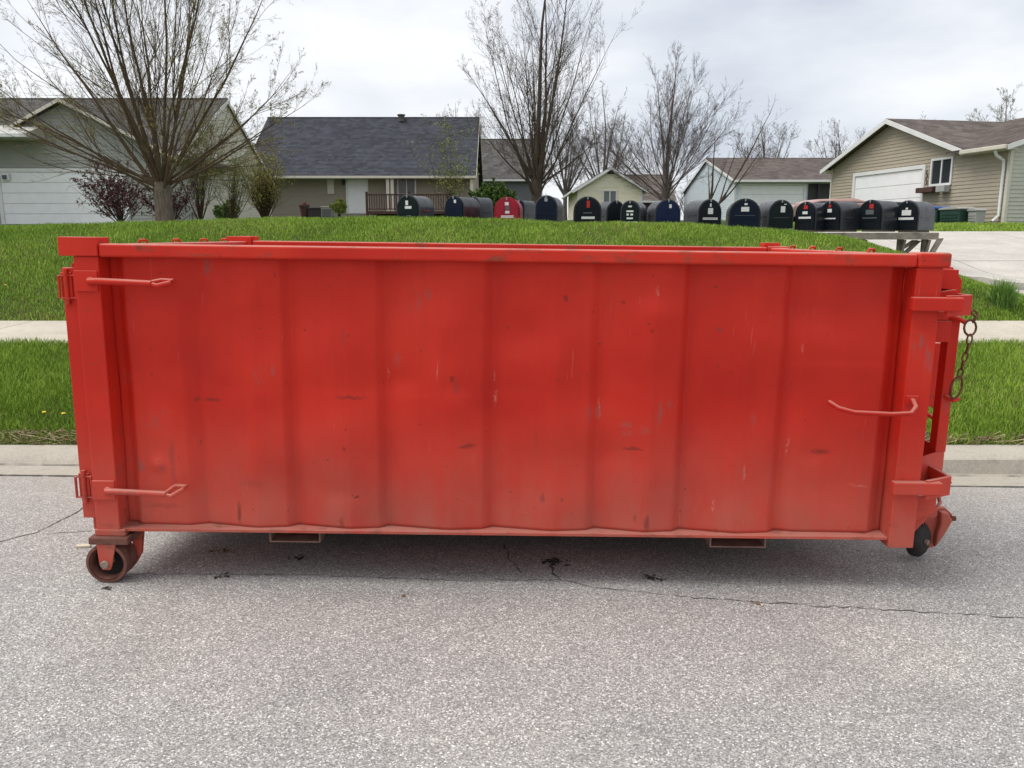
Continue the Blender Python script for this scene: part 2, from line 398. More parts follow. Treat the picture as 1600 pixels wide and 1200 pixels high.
leaf('leaf_green', (0.05, 0.10, 0.02), (0.12, 0.19, 0.04)); flat('petal_white', (0.8, 0.8, 0.78)); flat('petal_yellow', (0.75, 0.55, 0.02))
flat('dry_leaf', (0.22, 0.12, 0.06), 0.8, 0, 0.3, 30); flat('dirt_clump', (0.045, 0.035, 0.027), 0.95, 0, 0.4, 40); flat('wood_scrap', (0.62, 0.55, 0.42), 0.8)

# ------------------------------------------------------------------ terrain
def sstep(a, b, x):
    t = np.clip((x - a) / (b - a), 0, 1); return t * t * (3 - 2 * t)
ROAD_SLOPE = -0.012
def road_z(X, Y):
    return ROAD_SLOPE * np.clip(X, -12, 12) - 0.09 * np.clip((Y - 3.5) / 1.88, 0, 1.0)
CR_X = [-40, -8.2, -6.66, -5.1, -3.6, -1.5, 0.0, 1.0, 3.07, 3.6, 4.6, 5.43, 6.14, 6.7, 7.4]
CR_Z = [1.66, 1.72, 1.76, 1.82, 1.86, 1.86, 1.83, 1.79, 1.76, 1.70, 1.65, 1.54, 1.34, 1.0, 0.80]
BS_Y = [9.6, 12, 14, 20, 26, 33, 48, 60, 120, 700]
BS_Z = [0.581, 0.68, 0.92, 1.65, 1.95, 2.0, 2.5, 2.7, 3.0, 3.0]
def lumps(X, Y, a):
    return a * (np.sin(1.7 * X + 0.6 * Y) * np.sin(1.3 * Y - 0.5 * X + 1) + 0.5 * np.sin(4.1 * X + 2) * np.sin(3.7 * Y))
def ground_z(X, Y):
    X = np.asarray(X, float); Y = np.asarray(Y, float)
    verge = -0.005 + 0.509 * sstep(5.6, 8.25, Y) / 1.0
    verge = np.where(Y < 6.02, -0.02, -0.005 + (Y - 6.02) / 2.18 * 0.509)
    walk = 0.504 + (Y - 8.2) / 1.4 * 0.077
    b = np.interp(Y, BS_Y, BS_Z)
    c = np.interp(X, CR_X, CR_Z)
    c = 0.5 * c + 0.25 * np.interp(X - 0.25, CR_X, CR_Z) + 0.25 * np.interp(X + 0.25, CR_X, CR_Z)
    tt = np.clip((Y - 9.6) / 3.4, 0, 1)
    up = 0.581 + (c - 0.581) * (0.75 * np.sin(tt * np.pi / 2) + 0.25 * tt) + lumps(X, Y, 0.02) * np.minimum(1, 4 * tt * (1 - tt) + 0.2 * tt)
    dn = c + (b - c) * sstep(13.0, 15.2, Y)
    z = np.where(Y < 8.2, verge, np.where(Y < 9.6, walk, np.where(Y < 13.0, up, dn)))
    return z
def gz(x, y): return float(ground_z(x, y))
def ray(px, py, Y):
    """a point of the place seen at photo pixel (px, py) at depth Y"""
    sp, cp = math.sin(R(PITCH)), math.cos(R(PITCH))
    x, u = px - 800, 600 - py
    k = Y / (u * sp + FPX * cp)
    return Vector((x * k, Y, CAM_H + (u * cp - FPX * sp) * k))
# ------------------------------------------------------------------ ground, road, kerb, sidewalk, driveway
def grid_sheet(name, xs, ys, zf, mat, parent=None, smooth=True):
    XX, YY = np.meshgrid(xs, ys); Z = zf(XX, YY)
    V = np.stack([XX, YY, Z], -1).reshape(-1, 3); nx, ny = len(xs), len(ys)
    i = (np.arange(ny - 1)[:, None] * nx + np.arange(nx - 1)[None]).reshape(-1)
    return np_mesh(name, V, np.stack([i, i + 1, i + nx + 1, i + nx], -1), None, mat, parent, smooth)

xs = np.concatenate([[-700, -300, -120, -60, -35], np.arange(-22, 22.01, 0.3), [35, 60, 120, 300, 700]])
ys = np.concatenate([[6.021], np.arange(6.3, 8.1, 0.3), [8.2], np.arange(8.6, 9.5, 0.35), [9.6], np.arange(9.85, 16, 0.25), np.arange(16, 30, 1.0), [33, 40, 48, 60, 90, 120, 250, 700]])
tag(grid_sheet('lawn_ground', xs, ys, ground_z, 'turf'), kind='structure')
tag(grid_sheet('ground', np.array([-700, -60, 60, 700.]), np.array([-700, -60, -5.0, 6.0]), lambda X, Y: 0 * X - 0.35, 'turf'), kind='structure')
road = tag(grid_sheet('road', np.concatenate([[-300, -60, -25], np.arange(-12, 12.1, 1.0), [25, 60, 300]]), np.concatenate([[-5.0, 0], np.arange(3, 5.39, 0.17)]), road_z, 'asphalt'), kind='structure')

def polyline(pts, step=0.06, jit=0.012, rng=random.Random(1)):
    out = []
    for (x0, y0), (x1, y1) in zip(pts[:-1], pts[1:]):
        n = max(1, int(math.hypot(x1 - x0, y1 - y0) / step))
        for i in range(n):
            k = i / n; out.append((x0 + (x1 - x0) * k + rng.uniform(-jit, jit), y0 + (y1 - y0) * k + rng.uniform(-jit, jit)))
    out.append(pts[-1]); return out
def ground_px(px, py, z=0.0):
    sp, cp = math.sin(R(PITCH)), math.cos(R(PITCH)); x, u = px - 800, 600 - py
    k = (z - CAM_H) / (u * cp - FPX * sp); return (x * k, (u * sp + FPX * cp) * k)
def crack(pix, w, seed):
    rng = random.Random(seed)
    pts = polyline([ground_px(*q) for q in pix], 0.035, 0.011, rng)
    m = MB(); vs = []; fs = []
    for i, (x, y) in enumerate(pts):
        x2, y2 = pts[min(i + 1, len(pts) - 1)]; x1, y1 = pts[max(i - 1, 0)]
        dx, dy = x2 - x1, y2 - y1; L = math.hypot(dx, dy) or 1
        ww = w * rng.uniform(0.15, 1.0) * (0.3 if i in (0, len(pts) - 1) else 1)
        for sgn in (-1, 1):
            X, Y = x - sgn * dy / L * ww, y + sgn * dx / L * ww
            vs.append((X, Y, float(road_z(X, Y)) + 0.003))
        if i: fs.append((2 * i - 2, 2 * i - 1, 2 * i + 1, 2 * i))
    m.add(vs, fs).build('crack', 'crack_tar', road)
crack([(200, 903), (480, 901), (700, 908), (870, 905), (930, 916), (1100, 932), (1180, 937), (1330, 944), (1600, 957), (1800, 965)], 0.0038, 1)
crack([(-60, 862), (0, 849), (60, 831), (100, 808), (132, 786), (150, 772)], 0.006, 2)
crack([(55, 836), (110, 831), (150, 828)], 0.004, 3)
crack([(788, 842), (797, 872), (815, 893)], 0.005, 4)
crack([(868, 868), (860, 890), (876, 905)], 0.010, 5)

# kerb: gutter pan, sloped face and rolled top, cast in sections
kerb = bpy.data.objects.new('kerb', None); COL.objects.link(kerb); tag(kerb, kind='structure')
def kerb_section(x0, x1):
    prof = [(5.375, None), (5.55, -0.006), (5.66, -0.010), (5.685, -0.002), (5.70, 'a'), (5.715, 'b'), (5.75, 'c'), (5.82, 'd'), (6.03, 'e'), (6.03, 'f'), (5.375, 'f')]
    vs = []; n = len(prof)
    for x in (x0 + 0.004, x1 - 0.004):
        rz = ROAD_SLOPE * max(-12, min(12, x)) - 0.09
        for y, q in prof:
            z = rz + 0.006 if q is None else (rz + 0.004 + q if not isinstance(q, str) else {'a': rz * 0.55 - 0.02 * 0.45, 'b': -0.030, 'c': -0.012, 'd': -0.002, 'e': 0.002, 'f': -0.5}[q])
            vs.append((x, y, z))
    m = MB(); m.add(vs, [tuple(range(n)), tuple(range(2 * n - 1, n - 1, -1))] + [(i, (i + 1) % n, (i + 1) % n + n, i + n) for i in range(n)])
    m.build('kerb_section', 'kerb_concrete', kerb, smooth=True)
def dark_line(y, w, dz, parent, seed):
    rng = random.Random(seed); m = MB(); vs = []; fs = []; n = 0; x = -9.0
    while x < 9:
        ww = w * rng.uniform(0.1, 1.0); z = ROAD_SLOPE * x - 0.09 + dz
        vs += [(x, y - ww, z), (x, y + ww, z)]
        if n: fs.append((2 * n - 2, 2 * n - 1, 2 * n + 1, 2 * n))
        n += 1; x += rng.uniform(.03, .10)
    m.add(vs, fs).build('dark_line', 'crack_tar', parent)
dark_line(5.373, 0.011, 0.0085, road, 3); dark_line(5.655, 0.008, 0.0035, kerb, 4)  # thin dark ribbons along the pan joint and the kerb crease
for i in range(-8, 8): kerb_section(i * 3.0 + 1.4, i * 3.0 + 4.4)

walk = bpy.data.objects.new('sidewalk', None); COL.objects.link(walk); tag(walk, kind='structure')
for i in range(-13, 14):
    x0, x1 = i * 1.45 - 0.05, i * 1.45 + 1.388
    m = MB(); sk = -0.10
    m.add([(x0, 8.2, .40), (x1, 8.2, .40), (x1 - sk, 9.6, .45), (x0 - sk, 9.6, .45),
           (x0, 8.2, .520), (x1, 8.2, .520), (x1 - sk, 9.6, .597), (x0 - sk, 9.6, .597)],
          [(0, 3, 2, 1), (4, 5, 6, 7), (0, 1, 5, 4), (1, 2, 6, 5), (2, 3, 7, 6), (3, 0, 4, 7)])
    m.build('concrete_slab', 'concrete', walk, bevel=0.008)

drive = bpy.data.objects.new('driveway', None); COL.objects.link(drive); tag(drive, kind='structure')
def drive_edge(y): return float(np.interp(y, [9.6, 10.6, 12.4, 13.3, 14.0, 14.9, 15.3, 16.2, 20.6], [7.0, 7.0, 7.25, 7.5, 7.45, 6.8, 5.5, -22, -22]))
def drive_slab(xa, xb, ya, yb):
    n = 6; V = []; ok = False
    for j in range(n + 1):
        y = ya + 0.012 + (yb - ya - 0.024) * j / n
        l = min(max(xa + 0.012, drive_edge(y)), xb - 0.012)
        if l < xb - 0.05: ok = True
        for i in range(n + 1):
            x = l + (xb - 0.012 - l) * i / n
            V.append((x, y, gz(x, y) + 0.03))
    if not ok: return
    k = n + 1; F = [(j * k + i, j * k + i + 1, (j + 1) * k + i + 1, (j + 1) * k + i) for j in range(n) for i in range(n)]
    m = MB().add(V, F); o = m.build('concrete_slab', 'drive_concrete', drive)
    s = o.modifiers.new('solid', 'SOLIDIFY'); s.thickness = 0.1; s.offset = -1
yy = [9.62, 12.0, 14.9, 17.8, 20.6]
for ya, yb in zip(yy[:-1], yy[1:]):
    for i in range(-6, 10): drive_slab(i * 3.6 + 1, i * 3.6 + 4.6, ya, yb)

# ------------------------------------------------------------------ roll-off dumpster
D = thing('roll_off_dumpster', 'large dented red steel roll-off dumpster standing on casters at the kerb', 'dumpster', (0, 3.5, 0), (0, 0.0125, 0))
XL, XR, W = -1.80, 1.725, 2.10       # clear side between the posts, overall width
ZB, ZT = 0.262, 1.495
REC = [-1.80, -1.417, -1.0, -0.578, -0.096, 0.38, 0.776, 1.225, 1.725]
def rib(x):
    """outer face of the folded side sheet: folds run in to each recess line and out again"""
    x = np.asarray(x, float); y = np.zeros_like(x)
    for a, b in zip(REC[:-1], REC[1:]):
        s = (x >= a) & (x <= b); u = (x - a) / (b - a)
        f = np.interp(u, [0, 0.10, 0.52, 0.60, 0.90, 1.0], [0.066, 0.054, 0.016, 0.013, 0.030, 0.066])
        if a < -1.7: f = np.interp(u, [0, 0.10, 0.2, 0.8, 1], [0.078, 0.076, 0.045, 0.038, 0.066])
        if b > 1.7: f = np.interp(u, [0, 0.15, 0.85, .95, 1], [0.066, 0.046, 0.040, .074, 0.078])
        y = np.where(s, f, y)
    return y
DENTS = [(0.03, 1.17, .11, .08, .013), (-.27, .92, .06, .07, .014), (.62, 1.28, .09, .06, -.010), (-.75, .88, .16, .10, .009), (-1.63, .55, .035, .03, -.016),
         (1.2, 1.18, .20, .10, -.014), (1.45, 1.10, .25, .16, -.012), (-.52, .95, .09, .05, .009), (.44, .62, .08, .05, .006), (1.36, .63, .06, .045, .006),
         (-.18, .64, .05, .05, .006), (-1.3, .9, .05, .05, .006), (.95, .85, .25, .2, .012), (-.95, .6, .25, .14, -.012), (.15, .6, .3, .12, .012), (-.4, 1.3, .2, .1, .010), (1.5, .45, .14, .1, .010),
         (-.30, 1.02, .03, .10, .008), (.21, 1.05, .05, .14, -.008), (-1.15, 1.2, .12, .18, .008), (.85, 1.1, .07, .2, -.008), (-.8, .42, .1, .06, .008)]
def dents(X, Z):
    d = np.zeros_like(X)
    for x, z, rx, rz, a in DENTS: d += a * np.exp(-((X - x) / rx) ** 2 - ((Z - z) / rz) ** 2)
    d += 0.0035 * np.sin(5.1 * X + 1.0) * np.sin(6.3 * Z) + 0.0025 * np.sin(11.7 * X + 4.0 * Z) + 0.002 * np.sin(17 * Z - 6 * X)
    # a long crease where the lower sheet is welded to the upper one
    d += 0.0012 * np.tanh((Z - (0.90 + 0.012 * np.sin(3 * X))) / 0.012) * (X < 0.1) * (X > -1.4)
    d += 0.002 * np.tanh((Z - 1.055) / 0.01) * (X > 1.23)
    return d
def side_sheet(name, y0, sgn):
    xs = np.linspace(XL, XR, 420); zs = np.linspace(ZB - 0.002, ZT + 0.02, 90)
    X, Z = np.meshgrid(xs, zs); fade = np.clip((Z - ZB) / 0.12, 0, 1) * np.clip((ZT - Z) / 0.08, 0, 1)
    f = rib(xs); f = f * 1.0
    Y = y0 + sgn * (f[None, :] + dents(X, Z) * fade)
    V = np.stack([X, Y, Z], -1).reshape(-1, 3); nx, ny = len(xs), len(zs)
    i = (np.arange(ny - 1)[:, None] * nx + np.arange(nx - 1)[None]).reshape(-1)
    F = np.stack([i, i + 1, i + nx + 1, i + nx], -1)
    if sgn < 0: F = F[:, ::-1]
    o = np_mesh(name, V, F, None, 'red_paint_side' if sgn > 0 else 'red_paint', D, True)
    s = o.modifiers.new('sheet', 'SOLIDIFY'); s.thickness = 0.004; s.offset = -1
    return o
tag(side_sheet('side_wall', 0.0, 1), 'folded red side sheet with dents, scuffs and dusty lower edge'); side_sheet('side_wall', W, -1)
MB().box(-1.86, 1.76, 0.115, W - 0.115, 0.262, 0.29).build('floor', 'red_paint_rusty', D)
# bottom rails, slightly wavy ledge
for y0, y1 in ((-0.012, 0.112), (W - 0.112, W + 0.012)):
    MB().box(XL, XR, y0, y1, 0.244, 0.2585).build('bottom_rail', 'red_ledge', D, bevel=0.002)
# top rails: near / far / ends
for y0, y1 in ((-0.032, 0.075), (W - 0.075, W + 0.032)):
    MB().box(-1.79, 1.722, y0, y1, 1.488, 1.545).build('top_rail', 'red_rail', D, bevel=0.010, seg=3)
MB().box(-1.90, -1.815, 0.08, W - 0.08, 1.478, 1.540).build('top_rail', 'red_rail', D, bevel=0.01)
MB().box(1.735, 1.82, 0.08, W - 0.08, 1.478, 1.540).build('top_rail', 'red_rail', D, bevel=0.01)
for y0, y1 in ((-0.034, 0.078), (W - 0.078, W + 0.034)):
    tag(MB().box(1.724, 1.868, y0, y1, 1.486, 1.552).build('corner_cap', 'red_paint_rusty', D, bevel=0.012, seg=3), 'rust-scraped end cap of the top rail')
    tag(MB().box(-1.958, -1.792, y0 - 0.002, y1, 1.492, 1.572).build('corner_cap', 'red_paint', D, bevel=0.003), 'flat red corner plate over the door post')
# corner posts
for y0, y1 in ((-0.022, 0.085), (W - 0.085, W + 0.022)):
    MB().box(-1.905, -1.798, y0, y1, 0.245, 1.491).build('corner_post', 'red_paint_worn', D, bevel=0.005)
    MB().box(1.726, 1.842, y0, y1, 0.210, 1.486).build('corner_post', 'red_paint_worn', D, bevel=0.005)
# end walls
dr = MB().box(-1.945, -1.912, 0.03, W - 0.03, 0.235, 1.46).build('tailgate', 'red_paint', D, bevel=0.003)
for z in (0.5, 0.85, 1.2): MB().box(-1.985, -1.946, 0.05, W - 0.05, z - 0.04, z + 0.04).build('tailgate_rib', 'red_paint', dr, bevel=0.003)
MB().box(-1.975, -1.908, 0.005, 0.055, 0.30, 1.44).build('tailgate_edge', 'red_paint_worn', dr, bevel=0.004)
MB().box(1.765, 1.80, 0.086, W - 0.086, 0.262, 1.48).build('front_wall', 'red_paint', D)
# left side: latch plates, hinge loops and hooked rods
for z, tilt in ((1.385, 0.0), (0.445, 0.022)):
    MB().box(-1.903, -1.802, -0.034, -0.0215, z - 0.045, z + 0.045).build('latch_plate', 'red_paint_worn', D, bevel=0.003)
    r = MB().tube([(-1.835, -0.045, z), (-1.79, -0.052, z + 0.002), (-1.56, -0.055, z - 0.006)], 0.0140, 10).build('latch_rod', 'red_dusty', D, smooth=True)
    MB().tube([(-1.565, -0.055, z - 0.008), (-1.535, -0.060, z - 0.014), (-1.475, -0.058, z + tilt), (-1.465, -0.050, z + 0.006 + tilt), (-1.52, -0.044, z + 0.008 + tilt), (-1.56, -0.05, z)], [.0100] * 6, 8, closed=True).build('hook', 'red_dusty', r, smooth=True)
    MB().lathe([(0, -0.048), (.016, -0.048), (.018, -0.044), (.018, -0.034)], 'y', (-1.83, 0, z), 14).build('pivot', 'red_paint_worn', r, smooth=True)
for z, x in ((1.36, -1.98), (0.455, -1.985)):
    MB().tube([(x, -.012, z - .05), (x, -.012, z + .045), (x + .07, -.012, z + .048), (x + .072, -.012, z - .052)], 0.0075, 6, closed=True).build('hinge_loop', 'red_paint_rusty', D)
    MB().lathe([(0, z - .08), (.010, z - .08), (.010, z + .075), (0, z + .075)], 'z', (-1.952, -.006, 0), 12).build('hinge_pin', 'red_paint_rusty', D, smooth=True)
    MB().box(-1.978, -1.93, -.002, .03, z - .06, z + .06).build('hinge_plate', 'red_paint_worn', D, bevel=.003)
# right side: grab handle
MB().tube([(1.39, -.035, .895), (1.42, -.075, .875), (1.48, -.10, .862), (1.64, -.11, .858), (1.725, -.105, .862), (1.757, -.075, .885), (1.762, -.035, .905), (1.762, -.018, .905)], 0.0105, 10).build('grab_handle', 'red_paint', D, smooth=True)
MB().box(1.735, 1.79, -.029, -.0215, .885, .925).build('handle_plate', 'red_paint_worn', D, bevel=.002)
# right side: straps wrapping the nose
for z in (1.332, 0.505):
    s = MB().box(1.706, 1.925, -.062, -.0225, z - .030, z + .030).build('nose_strap', 'red_paint', D, bevel=0.006)
    m = MB(); m.prism([(1.86, -.058), (2.005, .02), (2.005, .36), (1.988, .36), (1.988, .03), (1.85, -.042)], 'z', z - .052, z + .038)
    m.build('strap_return', 'red_paint', s, bevel=0.003)
# nose frame on the front wall
MB().prism([(.10, 1.30), (.10, 1.455), (.115, 1.47), (W - .115, 1.47), (W - .1, 1.455), (W - .1, 1.30)], 'x', 1.843, 1.90).build('nose_beam', 'red_dusty', D, bevel=.004)
MB().prism([(1.86, 1.49), (1.985, 1.485), (2.035, 1.425), (2.035, 1.335), (1.86, 1.30)], 'y', .17, .20).build('nose_gusset', 'red_paint_worn', D, bevel=.003)
MB().prism([(1.843, 1.482), (1.985, 1.475), (1.985, 1.385), (1.843, 1.392)], 'y', .115, .165).build('nose_plate', 'red_dusty', D, bevel=.003)
MB().prism([(1.843, 1.37), (1.975, 1.388), (1.975, 1.335), (1.843, 1.325)], 'y', .095, .15).build('nose_plate', 'red_dusty', D, bevel=.003)
up = MB().box(2.035, 2.085, .235, .30, .60, 1.245).build('nose_upright', 'red_paint_worn', D, bevel=.004)
MB().box(1.843, 2.034, .215, .285, 1.135, 1.235).build('nose_bracket', 'red_dusty', up, bevel=.004)
MB().box(1.843, 2.025, .225, .275, 1.236, 1.275).build('nose_bracket', 'red_paint', up, bevel=.004)
MB().box(2.125, 2.195, .58, .64, .75, 1.085).build('winch_plate', 'red_dusty', D, bevel=.004)
MB().box(2.196, 2.25, .60, .66, .98, 1.06).build('winch_plate', 'red_dusty', D, bevel=.004)
MB().box(2.196, 2.26, .60, .70, .74, .86).build('winch_plate', 'red_dusty', D, bevel=.004)
MB().box(1.803, 2.124, .585, .635, .86, .95).build('winch_plate', 'red_dusty', D, bevel=.004)
MB().tube([(2.15, .60, .72), (2.17, .52, .70), (2.21, .50, .715), (2.24, .56, .74)], .012, 8).build('tow_ring', 'red_paint_rusty', D, smooth=True)
MB().box(1.803, 2.02, .70, 1.45, .60, .66).build('winch_plate', 'red_dusty', D, bevel=.004)
# tray under the upright: open-topped steel pocket
tr = thing_part = MB()
tr.add([(1.843, .13, .462), (1.93, .15, .465), (2.11, .29, .49), (2.11, .29, .60), (1.93, .15, .60), (1.843, .13, .605)], [(0, 1, 4, 5), (1, 2, 3, 4)])
tr.add([(1.843, .137, .462), (1.93, .157, .465), (2.105, .297, .49), (2.105, .297, .598), (1.93, .157, .598), (1.843, .137, .603)], [(0, 1, 4, 5), (1, 2, 3, 4)])
tr.box(2.10, 2.11, .30, .62, .49, .60); tr.box(1.843, 2.10, .61, .62, .46, .78); tr.box(1.843, 2.095, .17, .61, .462, .47); tr.box(1.843, 1.85, .17, .61, .47, .70)
tr.build('nose_tray', 'red_dusty', D)
# lower gussets
MB().prism([(1.843, .43), (1.965, .435), (1.965, .36), (1.843, .30)], 'y', .05, .075).build('nose_gusset', 'red_dusty', D, bevel=.003)
MB().prism([(1.843, .305), (1.955, .35), (1.95, .315), (1.87, .215), (1.843, .205)], 'y', .085, .11).build('nose_gusset', 'red_dusty', D, bevel=.003)
MB().tube([(1.97, .30, .415), (2.03, .26, .40), (2.075, .27, .405), (2.09, .33, .43), (2.06, .40, .445)], .009, 8).build('tow_ring', 'red_paint_rusty', D, smooth=True)
MB().tube([(1.95, .16, .335), (2.02, .15, .335), (2.06, .19, .36), (2.075, .25, .40)], .009, 8).build('tow_ring', 'red_paint_rusty', D, smooth=True)
# chain on the upright
ch = MB().tube([(2.03, .235, 1.255), (2.065, .21, 1.245), (2.09, .20, 1.23)], .012, 8).build('chain_hook', 'red_paint_worn', D, smooth=True)
MB().tube([(2.05, .232, .875), (2.075, .20, .86), (2.10, .205, .87)], .010, 8).build('chain_hook', 'red_paint_worn', D, smooth=True)
def link(p, q, w, r, k, parent):
    p, q = Vector(p), Vector(q); ax = (q - p); L = ax.length; ax.normalize()
    s = Vector((1, 0, 0)) if k % 2 else Vector((0.35, 0.94, 0)); s = (s - ax * s.dot(ax)).normalized()
    pts = []
    for i in range(12):
        a = 2 * math.pi * i / 12
        pts.append((p + q) / 2 + ax * (math.cos(a) * (L / 2 + r * 0.6)) + s * (math.sin(a) * w))
    MB().tube(pts, r, 6, closed=True).build('chain_link', 'rust_chain', parent, smooth=True)
cp = [(x - .028, y, z + .075) for x, y, z in [(2.13, .19, 1.165), (2.138, .188, 1.10), (2.136, .188, 1.055), (2.130, .19, 1.015), (2.122, .19, .975), (2.117, .19, .938), (2.110, .19, .90), (2.098, .195, .80)]]
c2 = [(2.115, .185, 1.235), (2.128, .183, 1.265), (2.105, .19, 1.285), (2.075, .20, 1.275)]
for i in range(3): link(c2[i], c2[i + 1], .011, .0045, i, ch)
for i in range(len(cp) - 1):
    w = .028 if i == 0 else (.026 if i == len(cp) - 2 else .012)
    link(cp[i], cp[i + 1], w, .0055 if i in (0, len(cp) - 2) else .0045, 1 if i in (0, len(cp) - 2) else i, ch)
# fork channels under the floor
for xa, xb in ((-1.14, -0.90), (0.925, 1.19)):
    m = MB(); m.box(xa, xb, .055, W - .055, .172, .179); m.box(xa, xa + .008, .055, W - .055, .179, .243); m.box(xb - .008, xb, .055, W - .055, .179, .243)
    m.box(xa + .008, xb - .008, .30, .31, .179, .24)
    m.build('fork_channel', 'rust_tan', D, bevel=.002)
for y in (0.55, W - 0.55): MB().box(-1.75, 1.70, y - .05, y + .05, .075, .243).build('light_block_sill', 'red_paint_rusty', D)  # sills deepened to block back light and darken the underside
MB().box(0.93, 1.16, .36, .47, .11, .17).build('skid_block', 'rubber', D, bevel=.01)
for x in (-1.6, -.45, .25, 1.5): MB().box(x - .04, x + .04, .605, W - .605, .10, .24).build('light_block_member', 'red_paint_rusty', D)  # added between the sills to block more of the back light
# tarp hooks on both end rails and the far rail
def tarp_hook(x, y):
    MB().tube([(x - .02, y, 1.54), (x - .014, y, 1.555), (x + .012, y + .005, 1.556), (x + .018, y + .018, 1.545)], .007, 6).build('tarp_hook', 'red_paint_rusty', D, smooth=True)
for y in (.55, .95, 1.35, 1.7): tarp_hook(-1.86, y); tarp_hook(1.78, y); tarp_hook(1.80, y + .05)
for x in (-1.82, 1.76): MB().box(x - .06, x + .05, W - .06, W + .03, 1.545, 1.575).build('tarp_bracket', 'red_paint', D, bevel=.003)

# casters
def caster(x, y, zw, rz, r, top, style):
    c = MB()
    if style == 'left':
        c.box(x - .085, x + .095, y - .045, y + .10, top - .055, top - .02)      # mounting plate
        m = c.build('caster', 'rust_red', D, bevel=.006)
        MB().box(x - .065, x + .075, y - .02, y + .09, top - .02, top + .01).build('swivel_neck', 'red_dusty', m, bevel=.004)
        yc = y + .02
        w = MB().lathe([(r - .014, -.048), (r, -.046), (r, .06), (r - .012, .062), (r - .022, .03), (r - .022, -.03), (r - .016, -.046)], 'y', (x - .02, yc, zw), 36).build('wheel', 'rust_red', m, smooth=True)
        MB().lathe([(0, .0), (r - .02, .0)], 'y', (x - .02, yc, zw), 30).build('wheel_shade_disc', 'hollow_shade', w)  # dark disc painting in the shade inside the hollow wheel
        MB().lathe([(0, -.070), (.016, -.070), (.020, -.064), (.020, .0)], 'y', (x - .02, yc, zw), 10).build('axle_bolt', 'bolt_steel', m)
        for s in (-.056, .068):
            MB().prism([(x - .055, top - .05), (x + .035, top - .05), (x + .01, zw - .005), (x + .0, zw - .028), (x - .035, zw - .028), (x - .047, zw - .005)], 'y', yc + s, yc + s + .010).build('fork', 'red_paint_worn', m, bevel=.003)
        MB().prism([(x + .045, top - .05), (x + .10, top - .04), (x + .085, zw), (x + .05, zw - .06), (x + .055, zw)], 'y', yc + .07, yc + .10).build('fork', 'red_paint_rusty', m, bevel=.003)
    return m
caster(-1.848, -0.005, 0.0935, 0, 0.094, 0.245, 'left')
caster(-1.848, W - 0.06, 0.0935, 0, 0.094, 0.245, 'left')
for y in (.40, W - .40):
    zc = 0.088
    root = MB().prism([(1.85, .262), (2.14, .26), (2.16, .235), (2.14, .215), (1.85, .225)], 'y', y - .03, y + .10).build('caster', 'red_dusty', D, bevel=.004)
    w = MB().lathe([(0, -.034), (.03, -.036), (.07, -.030), (.086, -.015), (.088, 0), (.086, .02), (.07, .035), (0, .036)], 'y', (2.09, y + .0, zc), 32).rot(R(38), 'Z', (2.09, y, zc)).build('wheel', 'rubber', root, smooth=2)
    MB().prism([(2.10, .20), (2.145, .245), (2.235, .248), (2.278, .21), (2.272, .165), (2.245, .11), (2.20, .03), (2.12, .01), (2.15, .09), (2.155, .14)], 'y', y + .045, y + .075).build('fork', 'red_dusty', root, bevel=.006)
    MB().prism([(2.195, .235), (2.23, .235), (2.262, .19), (2.225, .11), (2.185, .04), (2.19, .12), (2.20, .17)], 'y', y + .005, y + .044).build('fork', 'red_dusty', root, bevel=.01)
    MB().lathe([(0, -.05), (.014, -.05), (.014, .062), (0, .062)], 'y', (2.09, y, zc), 10).rot(R(38), 'Z', (2.09, y, zc)).build('axle_bolt', 'bolt_steel', root)
    MB().lathe([(0, -.012), (.014, -.012), (.014, .012), (0, .012)], 'x', (2.27, y + .03, .195), 8).build('axle_bolt', 'rust_chain', root)
